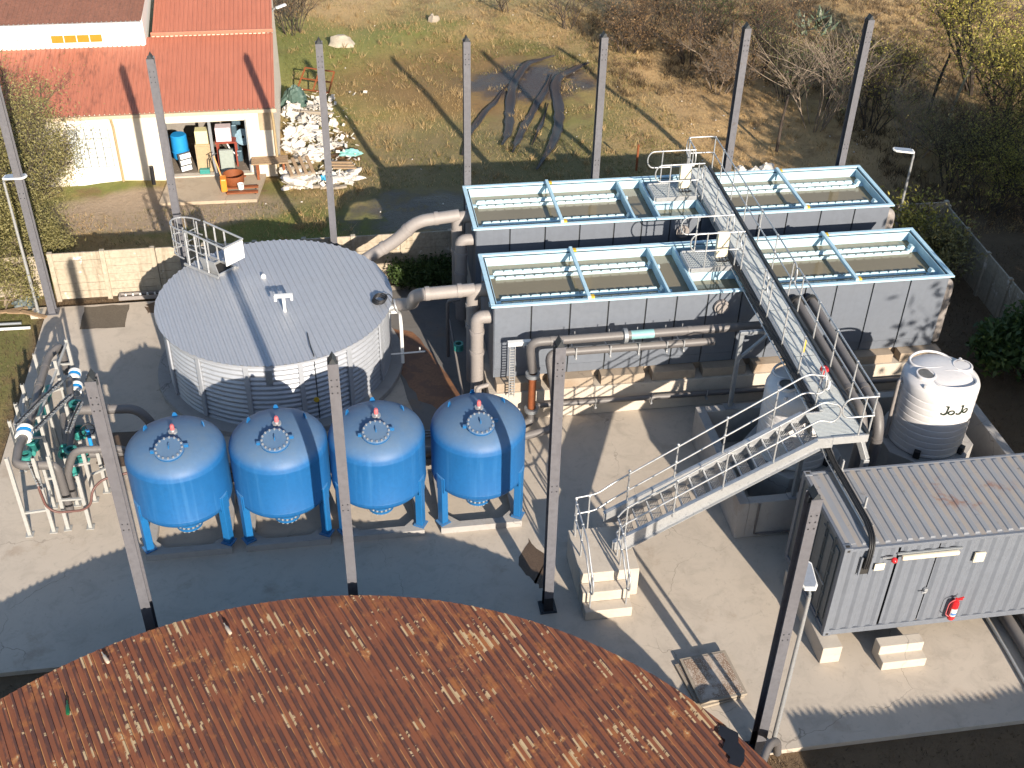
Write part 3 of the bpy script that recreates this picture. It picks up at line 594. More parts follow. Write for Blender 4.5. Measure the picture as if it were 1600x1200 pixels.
for k in range(1, nst):
    f = k/nst; x = sx0+.06+sdv.x*f; z = sz0+sdv.z*f-.01; tb = MB()
    for j in range(7): tb.box(x-.02+j*.038, x-.02+j*.038+.009, 18.425, 19.275, z-.03, z)
    for y in (18.6, 18.85, 19.1): tb.box(x-.02, x+.22, y-.005, y+.005, z-.03, z-.004)
    tr = part(tb, 'tread', GALV, St); part(MB().box(x-.05, x-.022, 18.425, 19.275, z-.05, z+.003), 'nosing', GALV, tr)
    for y in (18.426, 19.262): part(MB().extr([(x-.05,y,z+.003),(x+.24,y,z+.003),(x+.24,y,z-.05),(x-.02,y,z-.09)], (0,.012,0)), 'end_plate', GALV, tr)
def sp(f, y): return V(sx0+sdv.x*f, y, sz0+.14+sdv.z*f)
railrun(St, [(5.58,18.36,.9),sp(.05,18.36),sp(.98,18.36),(10.1,18.36,WZ)], .98, .49, posts=[sp(f,18.36) for f in (.06,.30,.54,.78)]); loop(St, (10.1,18.36,WZ), (1,0,0), .98, .49)
railrun(St, [(4.78,19.14,.84),(5.3,19.2,.86),sp(.0,19.34)+V(.15,0,0),sp(.98,19.34),(10.2,19.36,WZ)], 1.0, .5, posts=[(4.8,19.12,.82),(5.12,19.18,.82)]+[sp(f,19.34) for f in (.12,.36,.6,.84)]); loop(St, (10.2,19.36,WZ), (1,0,0), 1.0, .5)
# concrete step block
Sb = thing('concrete_steps', 'pale cast concrete step block with tubular handrails at the foot of the staircase', 'steps', (5.3, 18.2, 0))
sh = MB().extr([(4.66,17.74,.003),(6.02,17.74,.003),(6.02,17.74,.83),(4.66,17.74,.83)], (0,1.44,0)); part(sh, 'landing_block', CONCW, Sb, bev=.02)
part(MB().box(4.67, 5.76, 17.42, 17.737, .003, .55), 'step', CONCW, Sb, bev=.02); part(MB().box(4.68, 5.75, 17.12, 17.417, .003, .28), 'step', CONCW, Sb, bev=.02)
for x in (4.78, 5.60):
    a = [(x,19.05 if x < 5 else 18.36,.83),(x,17.75,.83),(x+.02,17.22,.28)]
    railrun(Sb, a, .98, .5, posts=[(x,18.95 if x < 5 else 18.2,.83),(x,18.3 if x < 5 else 17.9,.83),(x+.02,17.24,.28)]); loop(Sb, (x+.02,17.22,.28), (0,-.8,0), .98, .5)
# ================================================================== bund and JoJo tanks
Bd = thing('bund_wall', 'low grey concrete containment wall around the two white plastic tanks', 'wall', (12.5, 21, 0))
for a in ((8.78,9.02,19.2,22.98),(15.98,16.22,19.2,22.98)): part(MB().box(*a, .003, 1.11), 'wall_section', CONCG, Bd, bev=.012)
for a in ((9.023,15.977,19.2,19.44),(9.023,15.977,22.74,22.98)): part(MB().box(*a, .003, 1.107), 'wall_section', CONCG, Bd, bev=.012)
pb = MB().tube(bend([(9.25,19.16,1.1),(9.25,19.16,.12),(10.6,19.16,.12)], .06), .025, 8); solo(pb, 'conduit_pipe', PIPE, 'thin dark conduit pipe running down the bund wall front', 'pipe', sm=50)
JOJO = mk('white tank plastic', (.66,.64,.635), .38, var=.05, vs=1, streak=((.50,.48,.46), .25))
def jojo(x, y, label):
    t = thing('plastic_tank', label, 'tank', (x, y, 1.05), 'white ribbed plastic tanks'); z0 = 1.05; r = .925; pr = [(.0,z0),(r-.03,z0),(r,z0+.03)]
    for k in range(9):
        a = z0+.10+k*.19
        pr += [(r,a),(r-.012,a+.012),(r-.012,a+.03),(r,a+.042),(r+.004,a+.1)]
    pr += [(r,z0+1.86),(r-.03,z0+1.93),(r-.09,z0+1.98),(.75,z0+2.04),(.45,z0+2.10),(.2,z0+2.12),(.001,z0+2.12)]
    part(MB().lathe(pr, 72, (x,y,0)), 'tank_body', JOJO, t, 40)
    ls = MB()
    for s_ in (-1, 1):   # raised crescents on the lid
        c = V(x+.12*s_, y-.42*s_ if s_ > 0 else y+.45, z0+2.075)
        ls.tube([c+V(.52*math.cos(a), .36*math.sin(a), -.02*math.cos(2*a)) for a in np.linspace(.0, 2*math.pi, 33)], .032, 8, False)
    part(ls, 'lid_rib', JOJO, t, 60)
    for px, py, m in ((-.50,-.12,RUBB),(.55,.10,JOJO)):
        q = part(MB().lathe([(.25,-.06),(.25,.055),(.235,.07),(.2,.07)], 28, (x+px,y+py,z0+2.05)), 'manway_collar', JOJO, t, 40)
        part(MB().lathe([(.2,.0),(.2,.055),(0,.06)], 28, (x+px,y+py,z0+2.05)), 'manway_lid', m if m is JOJO else mk('grey lid', (.15,.145,.135), .5, var=.4, vs=6), q, 40)
    for a in (-2.5,-.7,.6,2.4): part(MB().obox((x+.84*math.cos(a),y+.84*math.sin(a),z0+2.0), .07, .07, .09, a), 'lifting_lug', JOJO, t, bev=.012)
    for a in (-2.2,-.9): part(MB().obox((x+.98*math.cos(a),y+.98*math.sin(a),z0+.13), .12, .16, .2, a), 'outlet_fitting', RUBB, t)
    return t
j2 = jojo(14.27, 21.12, 'white ribbed plastic tank right of the walkway, lettered JoJo'); j1 = jojo(10.75, 21.12, 'white ribbed plastic tank half hidden beneath the walkway')
for x, y, l in ((14.27,21.12,'right'),(10.75,21.12,'left')):
    o8 = [(x+1.22*math.cos(R(22.5+45*k)), y+1.22*math.sin(R(22.5+45*k))) for k in range(8)]
    solo(MB().prism(o8, .003, 1.047), 'tank_pad', CONCG, 'octagonal concrete pad under the %s white plastic tank' % l, 'plinth', 'pads under the plastic tanks', bev=.015)
# JoJo lettering as raised strokes wrapped on the shell
def onshell(u, v, r=.94):   # u metres along the wall, v height
    a = R(-112)+u*1.25/.93; return V(14.27+r*math.cos(a), 21.12+r*math.sin(a), 2.55+v*1.15)
LET = mk('dark green print', (.02,.035,.02), .5)
lt = MB()
def stroke(pts, r=.023): lt.tube([onshell(*p, .931) for p in pts], r, 6)
def arc(cu, cv, ru, rv_, a0, a1, n=14): return [(cu+ru*math.cos(R(a0+(a1-a0)*k/n)), cv+rv_*math.sin(R(a0+(a1-a0)*k/n))) for k in range(n+1)]
for o in (0, .30):
    stroke([(o+.10,.14),(o+.145,.15),(o+.13,.0)] + arc(o+.075,-.02,.055,.05,0,-150,8)); stroke(arc(o+.225,-.015,.058,.05,0,360,16), .02)
part(lt, 'lettering', LET, j2, 60)
part(MB().tube(bend([(13.6,21.3,2.8),(13.28,21.28,2.8),(13.28,21.2,.2)], .08), .05, 10), 'fill_pipe', PIPEB, j2, 50)
part(MB().obox((13.42,21.28,2.8), .12, .12, .1), 'fill_valve', RUBB, j2)
# ================================================================== shipping container
CX, CY, CZ = 9.55, 15.58, .48; CL, CW, CH = 6.06, 2.438, 2.591
CONT = mk('container grey paint', (.15,.165,.195), .5, var=.08, vs=.8, streak=((.105,.115,.135), .4), spots=((.16,.175,.20), 5, .7))
def m_croof():
    m = NT('container roof'); c = m.mix(m.noise(1.2, 7), (.21,.22,.24), (.30,.305,.32)); sx, sy, sz = m.sep()
    w_ = m.math('FRACT', m.math('DIVIDE', m.math('SUBTRACT', sx, CX+.42), .245))
    c = m.mix(m.math('MULTIPLY', m.math('MULTIPLY', m.ramp(w_, .50, .56), m.ramp(w_, 1.0, .95)), m.ramp(m.noise(1.0, 6, .7, vec=m.scale(2,.8,1)), .35, .65, .25, .9)), c, (.35,.30,.25))
    c = m.mix(m.math('MULTIPLY', m.ramp(m.noise(2.2, 5, .75), .50, .7, 0, .7), m.blob(12.9, 16.9, 1.1, .55, .8, .5, 1.2)), c, (.25,.10,.045))
    c = m.mix(m.math('MULTIPLY', m.ramp(m.noise(3.3, 7, .75, vec=m.scale(1,1,1,0,(5,2,0))), .6, .68), .7), c, (.13,.11,.10))
    return m.done(c, .6)
CROOF = m_croof()
K = thing('shipping_container', 'grey shipping container with ribbed roof standing on concrete blocks', 'container', (CX+CL/2, CY+CW/2, CZ))
x0, x1, y0, y1, z0, z1 = CX, CX+CL, CY, CY+CW, CZ, CZ+CH
for xx in (x0, x1-.12):
    for yy in (y0, y1-.12): part(MB().box(xx, xx+.12, yy, yy+.12, z0+.121, z1-.121), 'corner_post', CONT, K, bev=.008)
fr = MB(); fr.box(x0+.121, x1-.121, y0+.01, y0+.07, z1-.10, z1-.03).box(x0+.121, x1-.121, y1-.07, y1-.01, z1-.10, z1-.03).box(x0+.121, x1-.121, y0+.01, y0+.06, z0+.01, z0+.15).box(x0+.121, x1-.121, y1-.06, y1-.01, z0+.01, z0+.15)
fr.box(x0+.01, x0+.08, y0+.121, y1-.121, z1-.12, z1-.01).box(x1-.08, x1-.01, y0+.121, y1-.121, z1-.12, z1-.01).box(x0+.01, x0+.08, y0+.121, y1-.121, z0+.01, z0+.14).box(x1-.08, x1-.01, y0+.121, y1-.121, z0+.01, z0+.14)
part(fr, 'rails', CONT, K, bev=.006)
for xx in (x0-.004, x1-.174):
    for yy in (y0-.004, y1-.158):
        for zz in (z0, z1-.12):
            c_ = part(MB().box(xx, xx+.178, yy, yy+.162, zz, zz+.124), 'corner_casting', CONT, K, bev=.012)
            if zz > 1: part(MB().box(xx+.045, xx+.133, yy+.05, yy+.112, zz+.1245, zz+.1265), 'casting_hole', DARKIN, c_)
            if yy < y0+.1: part(MB().box(xx+.06, xx+.118, yy-.0015, yy-.0005, zz+.03, zz+.09), 'casting_hole', DARKIN, c_)
def corr(xa, xb, y, dep, za, zb, pitch=.278):
    us = []; x = math.floor((xa-x0)/pitch)*pitch+x0
    while x < xb:
        for f, d in ((0,0),(.26,0),(.50,1),(.76,1)): us.append((x+f*pitch, d))
        x += pitch
    us = [(max(xa,min(xb,u)), d) for u, d in us if xa-.06 <= u <= xb+.06]; us = [(xa, us[0][1])] + us + [(xb, us[-1][1])]
    vs = []; fs = []
    for u, d in us: vs += [(u, y+dep*d, za), (u, y+dep*d, zb)]
    for i in range(len(us)-1):
        if us[i+1][0]-us[i][0] > 1e-6: fs.append((2*i, 2*i+2, 2*i+3, 2*i+1))
    return MB().add(vs, fs)
ss = [x0+.12, 10.775, 11.665, x1-.12]
part(MB().box(x0+.121, x1-.121, y0+.10, y0+.115, z0+.12, z1-.08), 'wall_backing', DARKIN, K)
for i, nm in enumerate(('side_wall', 'side_door', 'side_wall')):
    part(corr(ss[i]+.014, ss[i+1]-.014, y0+.022, .036, z0+.152, z1-.102), nm, CONT, K)
part(MB().box(x0+.121, x1-.121, y1-.05, y1-.03, z0+.15, z1-.10), 'back_wall', CONT, K)
part(MB().box(x1-.06, x1-.045, y0+.121, y1-.121, z0+.14, z1-.12), 'end_wall', CONT, K)
# roof ribs run across the container
rb = MB(); us = [(x0+.121,0)]; x = x0+.42
while x < x1-.30: us += [(x,0),(x+.02,.02),(x+.11,.02),(x+.13,0)]; x += .245
us.append((x1-.121, 0)); zr = z1-.035
for k, (u, d) in enumerate(us): rb.v += [(u,y0+.05,zr),(u,y0+.12,zr),(u,y0+.155,zr+d),(u,y1-.155,zr+d),(u,y1-.12,zr),(u,y1-.05,zr)]
rb.f = [(6*i+j, 6*i+6+j, 6*i+7+j, 6*i+1+j) for i in range(len(us)-1) for j in range(5)]
part(rb, 'roof', CROOF, K)
part(MB().box(x0+.085, x0+.30, y0+.16, y1-.16, z1-.03, z1-.018), 'roof_header_plate', CROOF, K)
# end doors on the left
CONTD = mk('door grey paint', (.10,.115,.125), .5, var=.15)
for k in range(2):
    ya = y0+.125+k*1.097; yb = ya+1.09; d_ = MB().box(x0+.035, x0+.06, ya, yb, z0+.15, z1-.125)
    dr_ = part(d_, 'end_door', CONTD, K)
    for q in range(3): part(MB().box(x0+.012, x0+.034, ya+.10+q*.32, ya+.33+q*.32, z0+.30, z1-.28), 'door_panel', CONTD, dr_, bev=.012)
    for yy in (ya+.32, ya+.78):
        part(MB().tube([(x0-.01,yy,z0+.1),(x0-.01,yy,z1-.08)], .017, 8), 'locking_bar', CONTD, dr_, 50)
        for q in range(4): part(MB().obox((x0-.0,yy,z0+.25+q*.62), .03, .08, .07), 'bar_bracket', CONTD, dr_)
    part(MB().obox((x0-.035,ya+.55,z0+1.15), .02, .5, .04), 'door_handle', GALVD, dr_)
# things on the container side
part(MB().box(11.57, 11.65, y0-.05, y0+.02, 1.58, 1.68).box(11.5,11.6,y0-.09,y0-.06,1.61,1.64), 'door_lock', GALV, K, bev=.008)
part(MB().box(10.30, 10.52, y0-.005, y0+.012, 2.37, 2.56), 'blank_plate', CREAM, K, bev=.004)
vf = part(MB().box(12.48, 12.72, y0-.03, y0+.015, 2.34, 2.60), 'vent_frame', CREAM, K, bev=.008)
for q in range(6): part(MB().box(12.505, 12.695, y0-.042, y0-.031, 2.365+q*.037, 2.385+q*.037), 'vent_slat', CREAM, vf)
lf = part(MB().box(10.80, 12.05, y0-.12, y0-.03, 2.70, 2.80), 'light_fitting', CREAM, K, bev=.025); part(MB().box(10.72, 12.14, y0-.028, y0+.01, 2.79, 2.83), 'light_bracket', GALVD, lf)
bc = part(MB().lathe([(.0,-.07),(.05,-.05),(.068,0),(.05,.05),(.02,.06),(.02,.10),(0,.10)], 18, (10.64,y0-.08,2.71), Matrix.Rotation(R(-90),3,'X')), 'alarm_beacon', REDP, K, 50)
part(MB().box(10.40, 10.66, y0-.05, y0-.02, 2.74, 2.765), 'beacon_bracket', GALV, bc)
part(MB().box(9.99, 10.17, y0-.012, y0-.003, 2.32, 2.78), 'cable_entry', DARKIN, K); part(MB().box(9.95,9.985,y0-.03,y0,2.3,2.8).box(10.175,10.21,y0-.03,y0,2.3,2.8), 'entry_frame', CONT, K)
E_ = thing('fire_extinguisher', 'red fire extinguisher hanging on the grey container side', 'fire extinguisher', (12.37, y0-.1, .74))
ex, ey = 12.37, y0-.085
part(MB().lathe([(.0,.72),(.07,.725),(.085,.76),(.085,1.20),(.07,1.255),(.03,1.28),(0,1.28)], 24, (ex,ey,0)), 'cylinder', REDP, E_, 40)
part(MB().lathe([(.0862,.86),(.0862,1.08)], 24, (ex,ey,0), None, R(-150), R(-20)), 'label_sticker', mk('white label', (.72,.68,.66), .5, var=.25, vs=25), E_, 60)
part(MB().lathe([(.0868,.89),(.0868,.96)], 24, (ex,ey,0), None, R(-140), R(-30)), 'blue_print', mk('blue print', (.10,.22,.5), .5, var=.5, vs=40), E_, 60)
part(MB().tube(bend([(ex,ey,1.28),(ex,ey,1.34),(ex-.03,ey-.02,1.36)], .02), .024, 8).obox((ex+.05,ey-.03,1.37), .17, .03, .02, 0, 0, R(-14)).obox((ex+.05,ey-.03,1.33), .14, .03, .015), 'valve_handle', REDP, E_)
part(MB().tube(bend([(ex-.02,ey-.02,1.34),(ex-.17,ey-.03,1.26),(ex-.17,ey-.03,.9),(ex-.09,ey-.04,.84)], .1, 6), .012, 6), 'hose', PINK, E_, 60)
# cable tray from walkway over the container
Ct = thing('cable_tray', 'black cable bundle on a ladder tray running along the walkway and over the container roof', 'cable tray', (10.24, 16.8, 3.05))
path = [V(xl(26.5)-.12,26.5,WZ-.02), V(xl(19.6)-.12,19.6,WZ-.02), V(10.2,18.9,3.45), V(10.24,18.2,3.19), V(10.24,16.1,3.17), V(10.15,15.62,3.12), V(10.08,15.50,2.7), V(10.08,15.53,2.5)]
for k in range(6):
    o = V((k%3-1)*.045, 0, (k//3)*.04+rnd.uniform(0,.015)); part(MB().tube(bend([p+o for p in path], .35, 5), .021, 7), 'cable', RUBB, Ct, 60)
for s in (-.10, .10): part(MB().tube([p+V(s,0,-.02) for p in path[:5]], .014, 4), 'tray_rail', GALV, Ct)
for k in range(30): y = 26.3-k*.3; x = (xl(y)-.12) if y > 19.5 else 10.24; zz = WZ-.05 if y > 19.5 else 3.14; part(MB().box(x-.1, x+.1, y-.012, y+.012, zz-.012, zz+.012), 'tray_rung', GALV, Ct)
for x_, y_ in ((10.38,17.93),(10.42,16.74)): part(MB().box(x_-.16, x_+.06, y_-.03, y_+.03, 3.06, 3.08).box(x_+.0, x_+.035, y_-.025, y_+.025, 3.08, 3.36), 'tray_bracket', GALV, Ct)
for i, (xa, l) in enumerate(((9.44,'left'),(14.9,'right'))): solo(MB().box(xa, xa+.44, 15.24, 17.6, .003, .476), 'foundation_block', CONCW, 'pale concrete foundation beam under the %s end of the container' % l, 'block', 'container foundation beams', bev=.018)
ps = MB().extr([(10.68,14.88,.003),(10.68,14.88,.24),(10.68,15.13,.24),(10.68,15.13,.47),(10.68,15.4,.47),(10.68,15.4,.003)], (1.0,0,0)); solo(ps, 'concrete_steps', CONCW, 'small two tread concrete step block below the container side door', 'steps', bev=.018)
for xx, r_, m_, l in ((13.62,.035,GALV,'thin galvanised pipe lying on the slab beside the container'),(13.98,.14,PIPE,'thick dark pipe running on the slab out from under the container, left one'),(14.42,.14,PIPE,'thick dark pipe running on the slab out from under the container, right one')):
    solo(MB().tube([(xx-.1,13.0,r_+.02),(xx,15.0,r_+.02),(xx+.05,18.6,r_+.02)], r_, 14), 'floor_pipe', m_, l, 'pipe', 'pipes on the slab by the container', sm=50)
# ================================================================== pipes between tanks
def collars(par, pts, r, mat):
    for p, d in pts: part(MB().tube([Vector(p)-Vector(d)*.06, Vector(p)+Vector(d)*.06], r*1.11, 16), 'pipe_collar', mat, par, 40)
def pipe(name, label, pts, r, mat, rad=.25, cols=(), group=None, n=18):
    t = thing(name, label, 'pipe', pts[0], group); part(MB().tube(bend(pts, rad, 7), r, n), 'pipe_body', mat, t, 50); collars(t, cols, r, mat); return t
pipe('connecting_pipe', 'beige pipe from the silver tank inlet flange to the near settling tank', [(1.38,27.3,2.1),(1.75,26.9,2.35),(1.78,26.0,3.2),(3.35,26.0,3.25)], .175, PIPEB, .35, [((2.1,26.0,3.22),(1,0,0)),((2.95,26.0,3.245),(1,0,0))])
pipe('connecting_pipe', 'long bent beige pipe rising behind the silver tank to the far settling tank', [(.2,30.0,1.7),(.75,30.0,2.1),(1.6,30.0,2.62),(2.15,30.0,3.18),(3.42,30.05,3.28)], .185, PIPEB, .35, [((1.2,30.0,2.38),(.85,0,.52)),((1.9,30.0,2.92),(.7,0,.71)),((2.75,30.03,3.23),(1,0,.05))])
t = pipe('downpipe', 'upper grey pipe along the near tank wall with a rusty red vertical section', [(10.6,24.0,2.84),(4.5,24.0,2.82),(4.62,24.0,1.9)], .115, PIPE, .3, [((5.1,24.0,2.82),(1,0,0)),((8.7,24.0,2.83),(1,0,0))])
part(MB().tube([(4.62,24.0,1.75),(4.62,24.0,.72)], .105, 16), 'rusty_section', RUSTP, t, 50)
for z in (1.8,.66): part(MB().lathe([(.12,-.05),(.19,-.05),(.19,-.01),(.19,.01),(.19,.05),(.12,.05)], 20, (4.62,24.0,z)), 'flange', GALVD, t, 40)
part(MB().tube(bend([(4.62,24.0,.62),(4.62,23.95,.3),(3.9,23.6,.3)], .2), .12, 14), 'elbow', PIPE, t, 50)
part(MB().tube([(7.15,24.0,2.825),(7.75,24.0,2.828)], .12, 16), 'pale_teal_section', mk('pale teal paint', (.22,.42,.42), .5), t, 50)
for xx in (7.0,): part(MB().lathe([(.12,-.05),(.19,-.05),(.19,0),(.19,.05),(.12,.05)], 20, (xx,24.0,2.825), Matrix.Rotation(R(90),3,'Y')), 'flange', GALVD, t, 40)
t2_ = pipe('downpipe', 'lower grey pipe along the near tank wall, dropping to the slab behind the column', [(9.4,23.92,2.5),(4.98,23.92,2.5),(5.12,23.7,1.6),(5.18,23.4,.45),(4.35,23.2,.42),(3.6,23.0,.42)], .105, PIPE, .28, [((5.10,23.75,1.8),(.1,-.2,-.9)),((5.16,23.5,.85),(.05,-.2,-.9))])
part(MB().lathe([(.1,-.08),(.15,-.08),(.15,.08),(.1,.08)], 18, (4.0,23.1,.42), Matrix.Rotation(R(90),3,'Y')), 'valve_body', SKY_B, t2_, 40); part(MB().box(3.93,4.08,23.04,23.16,.56,.72), 'valve_actuator', CREAM, t2_, bev=.01)
for x in (5.7,6.6,7.35,8.1,8.55): part(MB().box(x-.02, x+.02, 23.78, 24.6, 2.32, 2.36).box(x-.018,x+.018,23.8,23.83,2.36,2.66).tube([(x,24.13,2.75),(x,24.13,2.97)], .012, 6), 'pipe_clamp', GALV, t2_)
pl = pipe('low_pipe', 'dark pipe running along the foot of the near tank plinth', [(4.75,24.22,.60),(16.0,24.22,.50)], .075, PIPE, .2, [((6.0,24.22,.59),(1,0,0)),((8.0,24.22,.57),(1,0,0)),((10,24.22,.55),(1,0,0))], n=12)
for x in (6.4,7.95,9.5): part(MB().box(x-.03,x+.03,24.1,24.41,.42,.47).tube([(x,24.13,.4),(x,24.13,.75)], .012, 6), 'pipe_clamp', GALV, pl)
ct = thing('cable_riser', 'galvanised vertical cable ladder at the left corner of the near tank', 'cable ladder', (4.1,24.25,.9), None)
part(MB().box(4.03,4.05,24.2,24.26,.95,2.55).box(4.17,4.19,24.2,24.26,.95,2.55), 'ladder_rails', GALV, ct)
for k in range(18): part(MB().box(4.05,4.17,24.22,24.24,1.0+k*.085,1.03+k*.085), 'ladder_rung', GALV, ct)
part(MB().box(4.0,4.6,24.25,24.38,2.55,2.66).box(4.75,5.0,24.25,24.38,2.55,2.66), 'cable_duct', WHITE, ct)
for x_, l in ((11.62,'inner'),(12.02,'outer')):
    t = pipe('overhead_pipe', '%s one of the two dark pipes running beside the walkway and down at its end' % l, [(x_+.12,24.5,3.16),(x_-.03,19.75,3.16),(x_-.05,19.45,2.8),(x_-.05,19.45,.2)], .125, PIPE, .32, [((x_-.05,19.45,2.55),(0,0,1)),((x_+.0,20.6,3.16),(.03,1,0))], 'overhead pipes beside the walkway')
    part(MB().lathe([(.13,-.06),(.17,-.06),(.17,.06),(.0,.06)], 18, (x_+.12,24.5,3.16), Matrix.Rotation(R(-90),3,'X')), 'end_cap', RUBB, t, 40)
hg = MB()
for y in (20.4,22.2): hg.box(11.2,12.15,y-.04,y+.04,2.93,3.02).box(11.2,11.26,y-.04,y+.04,2.93,3.4)
solo(hg, 'pipe_hanger', GALVD, 'pair of steel hangers carrying the two pipes beside the walkway', 'bracket')
vv = thing('gate_valve', 'red topped valve on the walkway edge above the hidden plastic tank', 'valve', (10.75,20.6,WZ)); part(MB().lathe([(.02,0),(.02,.2),(.11,.22),(.09,.28),(0,.28)], 14, (10.86,20.55,WZ+.02)), 'red_cap', REDP, vv, 40); part(MB().obox((10.78,20.15,WZ+.12), .14, .16, .24), 'white_body', WHITE, vv, bev=.02); part(MB().lathe([(.03,0),(.03,.3),(.02,.34),(0,.34)], 10, (10.52,21.1,WZ+.4)), 'yellow_tap', YEL, vv, 40)
# shadowed pipework between silver tank and settling tanks
pv = thing('valve_cluster', 'dark valve and thin pipes standing in shade left of the near settling tank', 'valve', (3.0,25.0,0))
part(MB().tube(bend([(2.75,27.2,.3),(2.75,27.2,2.2),(3.1,27.2,2.2)], .15), .05, 10).tube([(2.95,24.2,.12),(2.8,27.2,1.6)], .035, 8), 'thin_pipes', PIPE, pv, 50); part(MB().lathe([(.08,-.1),(.14,-.1),(.14,.1),(.08,.1)], 16, (2.95,26.3,1.25)), 'valve_body', TEAL, pv, 40)
part(MB().tube(bend([(3.25,24.6,.15),(3.25,24.6,1.05),(3.55,24.7,1.05)], .1), .06, 12).tube(bend([(3.05,23.9,.1),(3.05,23.9,.62),(3.5,23.9,.62)], .1), .055, 12), 'beige_stub', PIPEB, pv, 50)
for k in range(3): part(MB().tube([(1.6,24.2-.12*k,.06),(3.4,24.15-.12*k,.06)], .022, 6), 'floor_pipe', GALVD, pv, 50)
# pipes behind the vessels
for z, l in ((.55,'upper'),(.25,'lower')):
    pipe('header_pipe', '%s dark header pipe running behind the four blue vessels' % l, [(-5.4,22.75,z),(4.0,22.75,z)], .13, PIPE, .2, [((x,22.75,z),(1,0,0)) for x in (-3,-.6,1.7)], 'header pipes behind the vessels')
for i, x in enumerate(VC):
    hv = thing('hand_wheel_valve', 'black hand wheel valve behind the %s blue vessel' % ('leftmost','second','third','rightmost')[i], 'valve', (x-.1,22.9,.5), 'hand wheel valves behind the vessels')
    c0 = V(x-.05, 23.25, 1.25) if i else V(-4.55,24.05,1.05)
    part(MB().lathe([(.10,-.12),(.10,.12)], 14, c0-V(0,0,.45)), 'valve_body', SKY_B, hv, 40); part(MB().tube([c0-V(0,0,.9), c0], .025, 8), 'stem', PIPE, hv)
    wh = MB().tube([c0+V(.17*math.cos(a), .12*math.sin(a), .12*math.sin(a)) for a in np.linspace(0, 2*math.pi, 21)], .017, 6, False)
    for a in (0, 2.09, 4.19): wh.tube([c0, c0+V(.17*math.cos(a), .12*math.sin(a), .12*math.sin(a))], .012, 5)
    part(wh, 'hand_wheel', RUBB, hv, 50)
# ================================================================== pipe manifold on the left
Mf = thing('pipe_manifold', 'tangle of grey pipes on pale steel stands at the left slab edge', 'manifold', (-7.2,23.5,0))
STAND = mk('pale steel stand', (.40,.40,.385), .5, .2, var=.1)
for x, y, h in ((-7.86,21.55,2.4),(-7.32,21.61,2.3),(-7.0,21.65,2.28),(-6.48,21.63,1.65),(-8.42,24.0,1.6),(-8.4,24.7,1.6),(-8.38,25.5,1.6),(-8.35,27.0,1.5),(-7.72,24.0,1.7),(-7.7,24.8,1.7),(-7.55,25.9,2.0),(-7.45,27.0,1.9),(-7.1,24.3,1.7),(-6.5,22.6,1.9),(-6.25,22.9,1.8),(-6.0,22.9,1.0),(-7.45,22.5,1.6),(-6.9,22.5,1.5)):
    s = part(MB().box(x-.04, x+.04, y-.04, y-.032, .02, h).box(x-.04, x-.032, y-.032, y+.04, .02, h).box(x+.032, x+.04, y-.032, y+.04, .02, h), 'stand_post', STAND, Mf)
    part(MB().box(x-.09, x+.09, y-.09, y+.09, .003, .02), 'foot_plate', STAND, s)
for a, b in (((-7.86,21.55,.7),(-7.32,21.6,.7)),((-7.0,21.62,.95),(-6.48,21.6,.95)),((-7.0,22.5,1.2),(-6.4,22.6,1.2)),((-7.45,22.5,.9),(-6.9,22.5,.9)),((-8.4,24.0,1.0),(-7.7,24.0,1.0)),((-8.4,24.7,1.05),(-7.7,24.8,1.05)),((-8.38,25.5,1.1),(-7.55,25.9,1.1)),((-8.35,27,1.1),(-7.45,27,1.1)),((-7.32,21.6,.55),(-7.45,22.5,.55)),((-6.5,22.6,.8),(-6.0,22.9,.8)),((-8.42,24.0,.5),(-8.38,25.5,1.3)),((-7.72,24.0,1.6),(-7.45,27.0,1.8))):
    part(MB().beam(a, b, .05, .05), 'cross_member', STAND, Mf)
def mpipe(pts, r=.1, rad=.22, mat=PIPE, cols=()):
    part(MB().tube(bend(pts, rad, 6), r, 16), 'pipe', mat, Mf, 50)
    for p, d in cols: part(MB().tube([Vector(p)-Vector(d)*.06, Vector(p)+Vector(d)*.06], r*1.12, 16), 'pipe_collar', mat, Mf, 40)
mpipe([(-7.72,27.3,.6),(-7.72,27.3,1.52),(-7.95,26.8,1.52),(-7.95,25.2,1.56),(-7.9,24.3,1.6),(-7.9,23.2,1.72),(-7.9,22.6,1.85),(-7.84,21.92,1.85),(-6.95,21.9,1.78),(-6.93,21.9,.35)], .105, .2, cols=[((-7.95,26.3,1.53),(0,1,0)),((-7.95,25.4,1.555),(0,1,0)),((-7.9,23.0,1.75),(0,1,0))])
mpipe([(-6.88,22.25,.4),(-6.88,22.25,1.2),(-6.6,22.3,1.86),(-5.6,22.3,1.82),(-5.2,22.5,1.4)], .09, .25, cols=[((-6.1,22.3,1.84),(1,0,0))])
mpipe([(-7.55,26.6,.3),(-7.4,26.2,1.2),(-7.2,25.2,1.25),(-7.05,24.2,1.2),(-7.05,23.2,.7)], .09, .25)
mpipe([(-6.95,24.55,1.35),(-5.5,24.5,1.3),(-5.2,24.45,.9),(-5.1,24.4,.4),(-3.9,24.5,.35)], .12, .25, cols=[((-6.6,24.54,1.34),(1,0,0)),((-6.2,24.53,1.33),(1,0,0))])
mpipe([(-6.7,23.3,.9),(-5.2,23.3,.85),(-5.2,22.8,.6)], .1, .2); mpipe([(-8.2,24.2,.35),(-8.2,27.0,.35)], .11, .2, TEAL); mpipe([(-7.0,23.0,.4),(-7.6,25.6,.4)], .12, .2)
